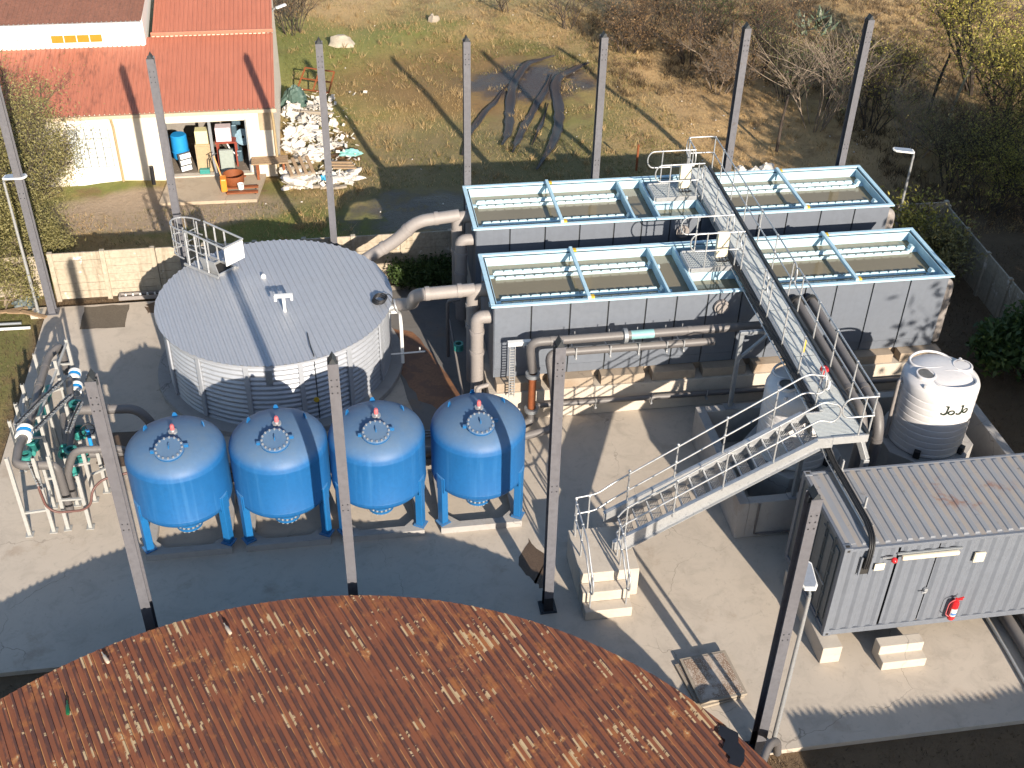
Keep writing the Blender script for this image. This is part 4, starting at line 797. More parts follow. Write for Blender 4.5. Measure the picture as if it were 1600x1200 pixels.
for c, r_, m_ in (((-7.9,23.25,1.74),.2,WHITE),((-7.35,26.55,1.0),.17,WHITE),((-7.2,25.9,1.05),.15,WHITE)):
    b = part(MB().lathe([(.11,-.17),(r_,-.15),(r_,-.07),(r_*.93,-.06),(r_*.93,.06),(r_,.07),(r_,.15),(.11,.17)], 22, c, Matrix.Rotation(R(-82),3,'X')), 'flow_meter', m_, Mf, 40)
    part(MB().lathe([(r_*.95,-.055),(r_*.95,.055)], 22, c, Matrix.Rotation(R(-82),3,'X')), 'blue_band', SKY_B, b, 40)
for c in ((-7.0,24.75,1.3),(-6.92,24.2,.9),(-8.2,24.5,.4),(-8.25,23.9,.45),(-7.0,23.4,.9),(-6.95,23.0,.75),(-7.2,23.6,.8),(-6.7,23.2,.95)):
    b = part(MB().lathe([(.09,-.13),(.16,-.13),(.16,-.08),(.10,-.08),(.10,.08),(.16,.08),(.16,.13),(.09,.13)], 18, c, Matrix.Rotation(R(rnd.choice((0,90))),3,'X')), 'valve', TEAL, Mf, 40)
hw = V(-6.52,23.5,1.5); wh = MB().tube([hw+V(.17*math.cos(a), .15*math.sin(a), .07*math.sin(a)) for a in np.linspace(0, 2*math.pi, 21)], .018, 6, False)
for a in (0,2.09,4.19): wh.tube([hw, hw+V(.17*math.cos(a), .15*math.sin(a), .07*math.sin(a))], .013, 5)
part(wh, 'hand_wheel', RUBB, Mf, 50); part(MB().tube([hw-V(0,0,.6), hw], .05, 10), 'valve_neck', SKY_B, Mf, 50)
RED2 = mk('brown hose', (.13,.06,.05), .5)
part(MB().tube(bend([(-7.45,22.0,2.0),(-7.35,21.5,1.5),(-7.3,21.48,.9),(-7.1,21.45,.72),(-6.5,21.45,.72),(-6.3,21.48,.85),(-6.22,21.6,1.2),(-6.0,21.8,1.32),(-5.3,22.0,1.32)], .18, 5), .03, 8), 'hose', RED2, Mf, 60)
for a, b in (((-7.95,23.0,2.2),(-7.35,25.3,1.75)),((-7.5,22.7,2.2),(-7.0,24.6,1.8)),((-6.9,23.2,1.7),(-6.75,24.4,1.7)),((-7.45,21.7,2.1),(-7.3,21.5,1.4))):
    a = V(*a); b = V(*b); ch = MB(); n = int((b-a).length/.07)
    ch.beam(a+V(.05,0,0), b+V(.05,0,0), .01, .05).beam(a-V(.05,0,0), b-V(.05,0,0), .01, .05)
    for k in range(n): p = a.lerp(b, (k+.5)/n); ch.obox(p+V(rnd.uniform(-.01,.01),0,rnd.uniform(0,.03)), .12, .022, .03)
    part(ch, 'cable_tray', GALVD, Mf)
    part(MB().tube([a+V(.01,0,.03), a.lerp(b,.5)+V(-.01,0,.05), b+V(.01,0,.03)], .018, 6), 'cable', RUBB, Mf)
# ================================================================== rusty round tank in the foreground
def m_rust():
    m = NT('rusty roof sheet'); d = V(-.373,.928,0); s = V(-d.y, d.x, 0)
    x, y, zz = m.sep(); q = m.math('SUBTRACT', m.math('ADD', m.math('MULTIPLY', x, s.x), m.math('MULTIPLY', y, s.y)), -1.45*s.x+7.72*s.y-9.24)
    v = m.math('ADD', m.math('MULTIPLY', x, d.x), m.math('MULTIPLY', y, d.y))
    w_ = m.math('FRACT', m.math('DIVIDE', q, .168)); rid = m.math('FLOOR', m.math('ADD', m.math('DIVIDE', q, .168), .25))
    def nv(su, sv, det=5, rg=.6, off=0.0, u=None):
        c = m.n('ShaderNodeCombineXYZ'); m.put(c.inputs[0], m.math('MULTIPLY', u or q, su)); m.put(c.inputs[1], m.math('MULTIPLY', v, sv)); c.inputs[2].default_value = off
        return m.noise(1.0, det, rg, vec=c.outputs[0])
    c = m.mix(nv(.9,.7,6), (.175,.056,.027), (.245,.084,.041)); c = m.mix(m.math('MULTIPLY', m.ramp(nv(6,.5,5,.6,3), .45, .7), .55), c, (.165,.062,.036))
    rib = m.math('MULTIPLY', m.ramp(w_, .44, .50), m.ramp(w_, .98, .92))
    big = nv(.45,.5,4,.6,9); dash = nv(7.3,.85,2,.5,17,rid); dash2 = nv(7.3,3.4,4,.65,23,rid)
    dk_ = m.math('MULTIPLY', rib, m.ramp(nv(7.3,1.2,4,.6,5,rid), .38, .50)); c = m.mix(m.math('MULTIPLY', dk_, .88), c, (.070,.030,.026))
    c = m.mix(m.math('MULTIPLY', m.ramp(m.math('ADD', nv(2.5,1.6,6,.7,31), m.math('MULTIPLY', big, .35)), .70, .84), .75), c, (.33,.125,.04))
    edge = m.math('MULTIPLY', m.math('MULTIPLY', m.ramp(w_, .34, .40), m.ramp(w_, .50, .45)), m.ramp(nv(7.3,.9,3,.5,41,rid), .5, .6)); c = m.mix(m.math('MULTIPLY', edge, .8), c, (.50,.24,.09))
    jag = m.math('MULTIPLY', m.math('SUBTRACT', nv(14,14,4,.7,51), .5), .22)
    on = m.math('MULTIPLY', rib, m.ramp(m.math('ADD', m.math('ADD', m.math('MULTIPLY', dash, .5), m.math('MULTIPLY', dash2, .5)), m.math('ADD', m.math('MULTIPLY', m.math('SUBTRACT', big, .5), .22), m.math('MULTIPLY', jag, .18))), .572, .584))
    bl = m.math('ADD', m.math('ADD', m.math('MULTIPLY', nv(2.8,2.0,3,.5,61), .8), m.math('MULTIPLY', big, .35)), m.math('MULTIPLY', jag, 1.0)); c = m.mix(m.math('MULTIPLY', m.ramp(bl, .69, .765), .8), c, (.42,.185,.065))
    on = m.math('MAXIMUM', on, m.ramp(bl, .765, .785))
    c = m.mix(on, c, m.mix(nv(9,5), (.40,.27,.145), (.55,.42,.25)))
    m.bump(m.noise(40, 4, .7), .25, .005); return m.done(c, .85, .0)
RUST = m_rust()
RT = thing('rusty_tank', 'large round tank with rusty brown ribbed roof in the foreground', 'tank', (-1.45,7.72,0)); rcx, rcy = -1.45, 7.72
part(MB().lathe([(9.05,-.1),(9.05,1.68)], 128, (rcx,rcy,0)), 'tank_wall', mk('rusty wall', (.12,.055,.03), .8, var=.3), RT, 40)
ribr = [(0,0),(.46,0),(.54,.034),(.86,.034),(.94,0)]
def zr_(q, v): return 1.755 + .10*(1-(q*q+v*v)/85.0)
round_roof(RT, rcx, rcy, 9.24, zr_, (-.373,.928), .168, ribr, .672, RUST, 'roof_sheet', (2.75,))
part(MB().lathe([(9.20,1.66),(9.255,1.66),(9.255,1.765),(9.20,1.765)], 160, (rcx,rcy,0)), 'edge_flashing', RUST, RT, 40)
for k in range(120):
    a = R(k*3.0); part(MB().obox((rcx+9.27*math.cos(a), rcy+9.27*math.sin(a), 1.70), .03, .085, .05, a), 'edge_clip', BLACK, RT) if math.sin(a) > .2 else None
hs = MB().add([(6.22,12.72,1.815),(6.12,12.52,1.815),(6.22,12.38,1.815),(6.1,12.2,1.815),(6.2,12.02,1.815),(6.12,11.9,1.815),(6.3,11.78,1.815),(6.42,11.9,1.815),(6.5,12.12,1.815),(6.44,12.3,1.815),(6.5,12.5,1.815),(6.36,12.62,1.815)], [tuple(range(12))]); part(hs, 'shadow_patch', BLACK, RT)  # flat black sheet painted in for the dark shadowed hole here
BOT = mk('green bottle glass', (.01,.10,.04), .1); BOTW = mk('frosted bottle', (.5,.42,.33), .3)
for (x, y, m_, rz, l) in ((-5.62,14.55,BOT,.2,'green bottle lying on the rusty roof at the left'),(-5.04,15.68,BOTW,.5,'pale bottle lying on the rusty roof near its left rim'),(-2.76,16.10,BOTW,.45,'pale bottle lying on the rusty roof near its top rim')):
    d = V(-math.sin(rz), math.cos(rz), 0); p = V(x, y, zr_(0, 6)+.075); mb = MB().tube([p, p+d*.02, p+d*.19, p+d*.24, p+d*.32], [.03,.038,.038,.015,.014], 12); solo(mb, 'bottle', m_, l, 'bottle', 'bottles on the rusty roof', sm=50)
bent = MB().tube(bend([(7.75,13.15,.1),(7.6,13.0,.7),(7.3,12.75,1.0),(6.85,12.1,1.05),(6.2,11.2,1.0)], .3, 6), .085, 14); solo(bent, 'feed_pipe', PIPE, 'grey pipe bending over the rim of the rusty tank', 'pipe', sm=50)
# ================================================================== lamp posts
def lamp(x, y, h, adir, label):
    t = thing('lamp_post', label, 'lamp post', (x, y, 0), 'solar lamp posts'); d = Vector(adir).normalized(); s = V(-d.y, d.x, 0)
    part(MB().tube([(x,y,.0),(x,y,h*.45),(x,y,h)], [.05,.045,.036], 12), 'pole', GALV, t, 50); part(MB().box(x-.13,x+.13,y-.13,y+.13,.003,.02), 'base_plate', GALVD, t)
    p = V(x, y, h); part(MB().tube([p-V(0,0,.03), p+V(0,0,.06), p+d*.12+V(0,0,.12)], .03, 8), 'bracket', GALVD, t)
    q = [p+d*a+s*b+V(0,0,.12+.09*a) for a, b in ((.02,-.10),(.12,-.15),(.62,-.14),(.70,-.05),(.70,.05),(.62,.14),(.12,.15),(.02,.10))]
    hd = part(MB().extr(q, (0,0,.05)), 'lamp_head', WHITE, t, bev=.01); part(MB().extr([a.lerp(p+d*.36+V(0,0,.152), .15)+V(0,0,.0535) for a in q], (0,0,.004)), 'solar_panel', mk('solar cell', (.35,.38,.43), .15, .3) if not D.materials.get('solar cell') else D.materials['solar cell'], hd)
lamp(-9.29, 31.5, 4.35, (1,-.2,0), 'thin galvanised lamp post at the back left slab corner'); lamp(18.0, 31.4, 3.75, (-1,.15,0), 'thin lamp post behind the right end of the far settling tank'); lamp(7.72, 13.34, 4.35, (.15,1,0), 'thin lamp post beside the nearest steel column')
solo(MB().box(-9.5,-9.08,31.3,31.75,-.2,.01), 'footing_block', CONCW, 'small concrete footing under the back left lamp post', 'block', bev=.02)
# ================================================================== stacked hatch plates
for k, (dz, rz, dx_, dy_, l) in enumerate(((.003,.16,-.06,.0,'lower'),(.085,.10,.02,.03,'upper'))):
    t = thing('hatch_plate', '%s speckled steel hatch plate of the stack beside the rusty roof' % l, 'plate', (7.0+dx_,15.1+dy_,dz), 'stacked hatch plates')
    part(MB().obox((7.0+dx_,15.1+dy_,dz+.035), 1.05, 1.2, .06, rz), 'frame', WOODG, t, bev=.008)
    m_ = D.materials.get('chequer plate')
    if not m_:
        n_ = NT('chequer plate'); cc_ = n_.mix(n_.ramp(n_.vor(42), .25, .5), (.55,.48,.40), (.24,.16,.11)); cc_ = n_.mix(n_.ramp(n_.noise(2.5, 6), .45, .7), cc_, (.54,.47,.40)); n_.bump(n_.vor(42), .6, .008); m_ = n_.done(cc_, .7)
    part(MB().obox((7.0+dx_,15.1+dy_,dz+.069), .92, 1.07, .008, rz), 'plate', m_, t)
# ================================================================== precast fences
slat_me = None
def fence(p, q, label, bays, h=1.62, nsl=6):
    global slat_me
    p = V(*p, -.12); q = V(*q, -.12); d = (q-p)/bays; ln = d.length; a = math.atan2(d.y, d.x)
    t = thing('precast_fence', label, 'fence', tuple((p+q)/2))
    post = mesh_of(MB().box(-.07,.07,-.07,.07,0,h+.09), PREC, 'fence_post'); slat = mesh_of(MB().box(-ln/2+.072,ln/2-.072,-.024,.024,.006,h/nsl-.006), PREC, 'fence_slat')
    for k in range(bays+1):
        o = D.objects.new('post', post); C.objects.link(o); setpar(o, t); o.location = p+d*k; o.rotation_euler = (rnd.uniform(-.012,.012), rnd.uniform(-.012,.012), a)
        if k == bays: break
        for j in range(nsl):
            o = D.objects.new('slat', slat); C.objects.link(o); setpar(o, t); o.location = p+d*(k+.5)+V(0,0,.06+j*h/nsl)+V(0, rnd.uniform(-.012,.012), 0); o.rotation_euler = (rnd.uniform(-.03,.03), 0, a+rnd.uniform(-.004,.004))
fence((-8.78,32.25), (20.1,32.25), 'precast concrete slat fence along the back of the slab', 19)
fence((20.15,32.2), (19.6,21.2), 'precast concrete slat fence running down the right side of the yard', 7, 1.5)
fence((-16.0,32.9), (-9.1,32.5), 'old precast fence behind the tree at the left edge', 4, 1.4)
# corrugated shed standing below the picture, its roof shades the slab edge
sm_ = thing('corrugated_shed', 'corrugated metal shed in front of the slab edge', 'shed', (14,5.5,0))
for k in range(12):
    xa = 10.15+k*.76; ye = 6.55+(.12 if k % 3 == 0 else 0)-.03*(k % 4); mb = MB(); us = []
    for j in range(12): us.append((xa+.076*j, .04*math.cos(j*math.pi)))
    for u, d_ in us: mb.v += [(u, 2.0, 2.6+d_+.006*(k%2)), (u, ye, 3.02+d_+.006*(k%2))]
    mb.f = [(2*i, 2*i+2, 2*i+3, 2*i+1) for i in range(len(us)-1)]; part(mb, 'roof_sheet', GALVD, sm_)
part(MB().box(10.4,19.2,5.9,6.0,-.12,2.93).box(10.4,10.5,2.2,5.89,-.12,2.6).box(10.4,19.2,2.1,2.2,-.12,2.55), 'wall', GALVD, sm_)
# ================================================================== house
PLAST = mk('cream plaster', (.70,.63,.53), .85, var=.07, vs=1.0, bump=.15, bs=20, spots=((.46,.37,.25), .9, .70), streak=((.52,.42,.30), .3))
WHITEP = mk('white plaster', (.80,.77,.72), .8, var=.05, vs=1.0)
def m_roof():
    m = NT('red roof paint'); c = m.mix(m.noise(.7, 6), (.36,.125,.078), (.46,.175,.112)); x, y, z = m.sep()
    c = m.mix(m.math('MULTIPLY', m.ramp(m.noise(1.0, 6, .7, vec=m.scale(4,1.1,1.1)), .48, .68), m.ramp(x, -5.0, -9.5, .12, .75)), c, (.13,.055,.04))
    c = m.mix(m.math('MULTIPLY', m.ramp(m.noise(8, 5), .62, .7), .35), c, (.50,.20,.12)); return m.done(c, .6)
ROOFR = m_roof()
Ho = thing('farm_shed_house', 'low cream plastered building with red corrugated roofs and an open workshop bay', 'house', (-8,43,0))
fy = 40.15; hx1 = -2.1; hx0 = -16.5; ez = 2.6
def wall(x0, x1, z0, z1, y=fy, th=.2): return MB().box(x0, x1, y, y+th, z0, z1)
for a in ((hx0,-9.35,-.15,ez),(-7.85,-5.95,-.15,ez),(-3.1,hx1,-.15,ez)): part(wall(*a), 'front_wall', PLAST, Ho)
part(wall(-9.349,-7.851,2.06,ez), 'front_wall', WHITEP, Ho); part(wall(-9.349,-7.851,-.15,.45), 'front_wall', WHITEP, Ho); part(wall(-5.949,-3.101,2.14,ez), 'lintel_wall', PLAST, Ho)
sd = MB().add([(hx1-.2,fy+.201,-.15),(hx1,fy+.201,-.15),(hx1,49,-.15),(hx1-.2,49,-.15),(hx1-.2,fy+.201,ez),(hx1,fy+.201,ez),(hx1,49,5.0),(hx1-.2,49,5.0)], [(3,2,1,0),(4,5,6,7),(0,1,5,4),(1,2,6,5),(2,3,7,6),(3,0,4,7)]); part(sd, 'side_wall', PLAST, Ho)
part(MB().box(hx0,hx1-.2,43.6,43.8,-.15,3.2), 'inner_wall', mk('dim plaster', (.22,.20,.18), .9), Ho); part(MB().box(hx0,hx1-.2,fy+.2,43.6,-.14,.04), 'floor', mk('dusty floor', (.20,.165,.13), .9, var=.3, vs=3, spots=((.40,.36,.30), 6, .6)), Ho)
wf = part(MB().box(-9.34,-7.86,fy+.05,fy+.09,.46,.53).box(-9.34,-7.86,fy+.05,fy+.09,2.0,2.055).box(-9.34,-9.28,fy+.05,fy+.09,.531,1.999).box(-7.92,-7.86,fy+.05,fy+.09,.531,1.999), 'window_frame', WHITE, Ho)
for i in range(5):
    for j in range(4): part(MB().box(-9.27+i*.27, -9.27+i*.27+.25, fy+.062, fy+.074, .55+j*.362, .55+j*.362+.345), 'pane', mk('bright pane', (.62,.66,.66), .12, var=.1) if i+j == 0 else D.materials['bright pane'], wf)
part(MB().box(-5.9,-3.15,fy-.14,fy-.002,2.16,2.44), 'awning_box', PLAST, Ho, bev=.02)
for a_ in ((-4.46,-4.36,fy+.04),(-3.16,-3.10,fy+.02),(-5.95,-5.90,fy+.02)): part(MB().box(a_[0],a_[1],a_[2],fy+.12,.05,2.14), 'door_post', GALVD, Ho)
part(MB().box(-6.0,-3.05,fy-.06,fy+.2,-.12,.05), 'threshold', CONCW, Ho)
part(MB().box(hx1-.55,hx1,fy-.03,fy,1.7,2.5), 'bare_plaster_patch', mk('bare plaster', (.40,.31,.21), .9), Ho)
for x in (-8.0+.28, -2.15): part(MB().tube(bend([(x,fy-.1,2.5),(x,fy-.1,2.3),(x+(.02),fy-.06,2.1),(x+.02,fy-.06,-.1)], .1), .045, 8), 'downpipe', mk('ochre pipe', (.38,.28,.15), .7, var=.2) if x < -5 else D.materials['ochre pipe'], Ho, 50)
part(MB().box(hx0,hx1+.12,fy-.24,fy-.12,2.46,2.58), 'gutter', mk('gutter paint', (.55,.42,.30), .6, var=.2), Ho)
def sheets(x0, x1, ya, za, yb, zb, wd, mat, name, pitch=.17, skew=0.0, hgt=.035):
    n = int(math.ceil((x1-x0)/wd))
    for k in range(n):
        a = x0+k*wd; b = min(a+wd, x1); us = []; x = a
        while x < b-1e-6:
            for f, h in ((0,0),(.55,0),(.65,hgt),(.85,hgt),(.95,0)):
                if x+f*pitch < b: us.append((x+f*pitch, h))
            x += pitch
        us.append((b, 0)); mb = MB(); off = .004*(k % 2)
        for u, h in us: mb.v += [(u, ya, za+h+off), (u+skew, yb, zb+h+off)]
        mb.f = [(2*i, 2*i+2, 2*i+3, 2*i+1) for i in range(len(us)-1)]; part(mb, name, mat, Ho)
sheets(hx0, hx1+.08, fy-.2, 2.6, 44.3, 3.76, .85, ROOFR, 'roof_sheet'); sheets(-6.45, hx1+.08, 44.25, 3.92, 50.5, 5.6, .85, ROOFR, 'upper_roof_sheet')
part(MB().beam((-6.5,44.22,3.90),(hx1+.1,44.22,3.90), .09, .14), 'fascia', ROOFR, Ho, bev=.02)
part(MB().box(-6.5,hx1-.2,44.3,44.5,2.6,3.86), 'upper_wall', PLAST, Ho)
# clerestory on the left
ROOFD = mk('weathered red roof', (.24,.11,.075), .75, var=.3, vs=1.5, streak=((.11,.065,.05), .6))
cw = part(MB().box(hx0,-6.85,43.8,44.0,3.3,4.55), 'clerestory_wall', WHITEP, Ho)
part(MB().add([(-6.86,43.8,3.4),(-6.66,43.8,3.4),(-6.66,50,5.2),(-6.86,50,5.2),(-6.86,43.8,4.6),(-6.66,43.8,4.6),(-6.66,50,6.1),(-6.86,50,6.1)], [(3,2,1,0),(4,5,6,7),(0,1,5,4),(1,2,6,5),(2,3,7,6),(3,0,4,7)]), 'gable_edge', WHITEP, Ho)
part(MB().box(hx0,-6.7,43.52,43.70,4.48,4.62), 'clerestory_gutter', mk('pale gutter', (.55,.55,.56), .5), Ho)
wn = part(MB().box(-10.0,-8.15,43.77,43.80,3.80,3.84).box(-10.0,-8.15,43.77,43.80,4.12,4.16), 'clerestory_window', WHITE, Ho)
AMB = mk('amber pane', (.42,.22,.03), .2, var=.3, vs=6)
for k in range(4): part(MB().box(-9.97+k*.455,-9.97+k*.455+.42,43.778,43.79,3.842,4.118), 'pane', AMB, wn)
sheets(hx0, -6.66, 43.55, 4.64, 50.5, 6.35, .85, ROOFD, 'clerestory_roof_sheet', .17, .35)
solo(MB().obox((-1.75,50.6,3.2), .5, .2, .06, .5, 0, -.15), 'wall_lamp', WHITE, 'white outdoor lamp beyond the right end of the red roof', 'lamp') if False else None
apron = struct(MB().prism([(-6.1,fy-.07),(-6.3,38.2),(-2.9,38.1),(-2.6,fy-.07)], -.12, .0), 'apron_slab', m_concrete('dirty apron', (.42,.34,.25), .5))
# ---- things in the workshop
t = thing('plastic_drum', 'blue plastic drum just inside the workshop doorway', 'drum', (-5.65,41.0,.04)); part(MB().lathe([(.0,.04),(.26,.04),(.29,.1),(.30,.5),(.29,.92),(.25,.96),(0,.96)], 24, (-5.65,41.0,.35)), 'body', SKY_B, t, 40); part(MB().lathe([(.31,.3),(.32,.32),(.31,.34)], 24, (-5.65,41.0,.35)), 'hoop', SKY_B, t, 40)
t = thing('wooden_cabinet', 'tan wooden cabinet left of the doorway post', 'cabinet', (-4.75,40.6,.04)); part(MB().box(-5.05,-4.5,40.4,40.85,.04,1.12), 'carcass', mk('tan board', (.40,.30,.18), .7), t, bev=.01); part(MB().box(-5.0,-4.55,40.385,40.399,.1,1.06), 'door', D.materials['tan board'], t); part(MB().box(-4.62,-4.60,40.36,40.384,.5,.75), 'handle', PANELD, t)
solo(MB().box(-5.0,-4.55,40.45,40.85,1.123,1.62), 'storage_box', mk('pale yellow card', (.66,.62,.36), .7), 'pale yellow box on top of the tan cabinet', 'box', bev=.01)
t = thing('red_table', 'red wooden table carrying the pale pink box', 'table', (-4.0,41.0,.04)); part(MB().box(-4.35,-3.6,40.7,41.2,.98,1.04), 'table_top', mk('red brown wood', (.25,.05,.03), .5), t)
for x in (-4.32,-3.66):
    for y in (40.73,41.14): part(MB().box(x,x+.06,y,y+.05,.04,.98), 'leg', D.materials['red brown wood'], t)
solo(MB().box(-4.3,-3.75,40.75,41.15,1.043,1.58), 'storage_box', mk('pale pink card', (.66,.56,.60), .7), 'pale pink box standing on the red table', 'box', bev=.01)
t = thing('metal_locker', 'grey green metal locker panel right of the doorway post', 'cabinet', (-3.95,40.5,.04)); part(MB().box(-4.22,-3.72,40.4,40.55,.04,.85), 'body', mk('grey green metal', (.30,.34,.31), .5), t, bev=.01); part(MB().box(-4.18,-3.76,40.385,40.399,.08,.81), 'door', D.materials['grey green metal'], t)
t = thing('louvre_panel', 'white louvred panel leaning in the doorway corner', 'panel', (-5.5,40.6,.04)); part(MB().obox((-5.5,40.62,.38), .45, .06, .68, .5, -.3), 'frame', PANELD, t)
for q in range(3): part(MB().obox((-5.47,40.52+.065*q,.17+q*.21), .4, .03, .17, .5, -.3), 'slat', WHITE, t)
MACH = mk('machine blue steel', (.10,.17,.22), .35, .4, var=.4, vs=5)
t = thing('drill_machine', 'blue grey machine tool at the back right of the workshop', 'machine', (-3.5,41.4,.04)); part(MB().box(-3.85,-3.45,41.1,41.5,.04,.5).box(-3.75,-3.55,41.15,41.4,.5,1.5), 'base', MACH, t, bev=.04); part(MB().lathe([(.05,-.1),(.3,-.1),(.33,0),(.3,.1),(.05,.1)], 24, (-3.35,41.2,1.0), Matrix.Rotation(R(70),3,'X')), 'flywheel', MACH, t, 40); part(MB().tube(bend([(-3.8,41.1,1.3),(-4.0,41.0,1.0),(-3.85,40.95,.6),(-3.6,40.9,.4)], .2), .03, 8), 'hose', WHITE, t, 50); part(MB().box(-3.7,-3.35,41.1,41.6,1.5,1.8), 'head', MACH, t, bev=.05)
t = thing('tool_crate', 'teal crate on the workshop threshold', 'crate', (-4.75,40.25,.05)); part(MB().box(-4.98,-4.62,40.2,40.4,.05,.22), 'body', TEAL, t, bev=.01); part(MB().tube(bend([(-4.68,40.3,.22),(-4.66,40.3,.6),(-4.58,40.3,.6),(-4.6,40.3,.25)], .08), .014, 6), 'handle', RUBB, t)
# ---- pallet jack, fire bowl, bench
t = thing('pallet_jack', 'orange hand pallet jack standing on the apron', 'pallet jack', (-4.0,38.9,0)); part(MB().obox((-4.05,38.85,.3), .22, .4, .5, .1), 'hydraulic_body', ORANGE, t, bev=.04); part(MB().tube([(-4.1,38.95,.5),(-4.3,39.25,1.2)], .025, 8), 'tiller', ORANGE, t); part(MB().tube([(-4.4,39.22,1.2),(-4.2,39.3,1.28)], .02, 8), 'tiller_grip', RUBB, t)
for y in (38.55,38.95): part(MB().box(-3.95,-2.85,y-.09,y+.07,.05,.11), 'fork', RUSTP, t, bev=.01); part(MB().tube([(-2.95,y-.06,.045),(-2.95,y+.05,.045)], .04, 10), 'roller', RUBB, t)
t = thing('fire_bowl', 'rusty round steel bowl behind the pallet jack', 'bowl', (-3.7,39.15,.1)); part(MB().lathe([(.0,.12),(.30,.13),(.36,.2),(.38,.5),(.36,.5),(.34,.22),(0,.18)], 28, (-3.7,39.2,.0)), 'bowl', RUSTP, t, 40); part(MB().box(-3.36,-3.26,39.15,39.25,.36,.4), 'handle', RUSTP, t)
solo(MB().lathe([(0,0),(.1,0),(.12,.2),(.11,.2),(.09,.02),(0,.02)], 18, (-3.45,38.75,.11)), 'paint_bucket', WHITE, 'small white bucket standing on the pallet jack forks', 'bucket', sm=40)
t = thing('wooden_bench', 'weathered wooden bench at the right corner of the building', 'bench', (-2.5,39.9,0)); 
for k in range(4): part(MB().box(-3.05,-1.75,39.55+k*.16,39.55+k*.16+.14,.62+.008*(k%2),.67), 'plank', WOOD, t)
for x in (-2.9,-1.95):
    for y in (39.6,40.05): part(MB().box(x,x+.08,y,y+.08,-.1,.618), 'leg', RUSTP, t)
# ---- rubbish heap
def lump(c, rx, ry, rz, mat, name, label, cat, seed, n=44, amp=.3, group=None):
    r_ = random.Random(seed); mb = MB(); m_ = 20 if n > 12 else 7
    ph = [(Vector((r_.gauss(0,1), r_.gauss(0,1), r_.gauss(0,1)))*f, r_.uniform(0,6.3), 1.0/f**.9) for f in (1.2,1.7,2.6,3.4,4.6,6.0,7.5,9.0) for _ in range(2)]
    for i in range(m_+1):
        th = math.pi*i/m_*.60
        for j in range(n):
            a = 2*math.pi*j/n; p = Vector((math.sin(th)*math.cos(a), math.sin(th)*math.sin(a), math.cos(th)))
            d = 1+amp*sum(w*(1-2*abs(math.sin(p.dot(k)+o))) for k, o, w in ph)/2.2
            mb.v.append((c[0]+rx*p.x*d, c[1]+ry*p.y*d, c[2]+max(-.12, rz*p.z*d)))
    mb.f = [(i*n+j, i*n+(j+1)%n, (i+1)*n+(j+1)%n, (i+1)*n+j) for i in range(m_) for j in range(n)]
    return solo(mb, name, mat, label, cat, group, sm=32)
G_ = 'white sacks of the rubbish heap'
for i, (x, y, rx, ry, rz, mt, l) in enumerate(((-1.5,45.4,.75,.7,.6,SACK,'white crumpled sack against the wall below the green tarpaulin'),(-.9,44.4,.6,.5,.5,SACKG,'grey sheeting bundle in the middle of the rubbish heap'),(-1.35,43.3,.85,.75,.6,SACK,'largest white sack bundle in the middle of the rubbish heap'),(-1.6,42.2,.6,.5,.4,SACK,'flat white sheet bundle by the building corner'),
        (-.95,41.6,.8,.55,.5,SACK,'white rag heap with red scraps above the pallet'),(-.25,42.2,.6,.5,.45,SACKG,'grey white bag right of the rag heap'),(.4,41.4,.7,.55,.35,LEAF_D,'dry weed clump with teal plastic at the right of the heap'),(-1.3,39.4,1.0,.8,.55,SACK,'bulging cream sack under the wooden pallet'),(.25,39.6,.85,.7,.4,SACK,'cream sack under the loose planks'),(-.6,46.2,.5,.45,.4,SACKG,'grey bundle at the far end of the rubbish heap'))):
    lump((x,y,-.1), rx, ry, rz, mt, 'rubbish_sack', l, 'sack', 50+i, amp=.45, group=G_)
lump((-1.55,46.6,-.1), .6, .55, 1.0, mk('green tarpaulin', (.07,.12,.10), .6, var=.2), 'tarpaulin', 'dark green tarpaulin cone beside the building wall', 'tarpaulin', 91, amp=.25)
lump((-.35,39.6,-.1), .28, .22, .35, mk('blue plastic', (.05,.35,.6), .5), 'plastic_bag', 'bright blue plastic bag between the two cream sacks', 'bag', 92); lump((.55,41.2,.1), .5, .22, .18, mk('teal plastic', (.2,.45,.42), .6), 'plastic_sheet', 'pale teal plastic sheet on the dry weeds', 'plastic sheet', 93)
lump((.0,44.3,-.1), .22, .2, .35, SACK, 'paper_bag', 'white bag with red print lying apart on the grass', 'bag', 94)
t = thing('wooden_pallet', 'wooden pallet lying on the bulging cream sack', 'pallet', (-1.35,39.5,.55))
for k in range(4): part(MB().obox((-1.35+math.cos(.25)*(-.36+.24*k)*1.1, 39.55+math.sin(.25)*(-.36+.24*k), .52), .12, .95, .03, .25, .25), 'deck_board', WOOD, t)
for k in range(3): part(MB().obox((-1.35-math.sin(.25)*(-.4+.4*k), 39.55+math.cos(.25)*(-.4+.4*k), .45+(-.4+.4*k)*.25), .95, .1, .07, .25, .25), 'stringer_board', WOODG, t)
for k in range(3): solo(MB().obox((.15+.07*k, 39.95-.24*k, .38), .85, .11, .05, -.12), 'loose_plank', WOOD, ('far','middle','near')[k]+' one of three planks lying on the right cream sack', 'plank', 'planks on the cream sack')
for k in range(3): solo(MB().obox((-.55+.25*k, 38.85-.08*k, .0), .7, .14, .08, .1*k), 'loose_plank', WOODG, ('left','middle','right')[k]+' plank lying on the grass below the rubbish sacks', 'plank', 'planks on the grass')
t = thing('steel_rack', 'rusty steel rack frame tipped over behind the green tarpaulin', 'rack', (-.9,47.4,0))
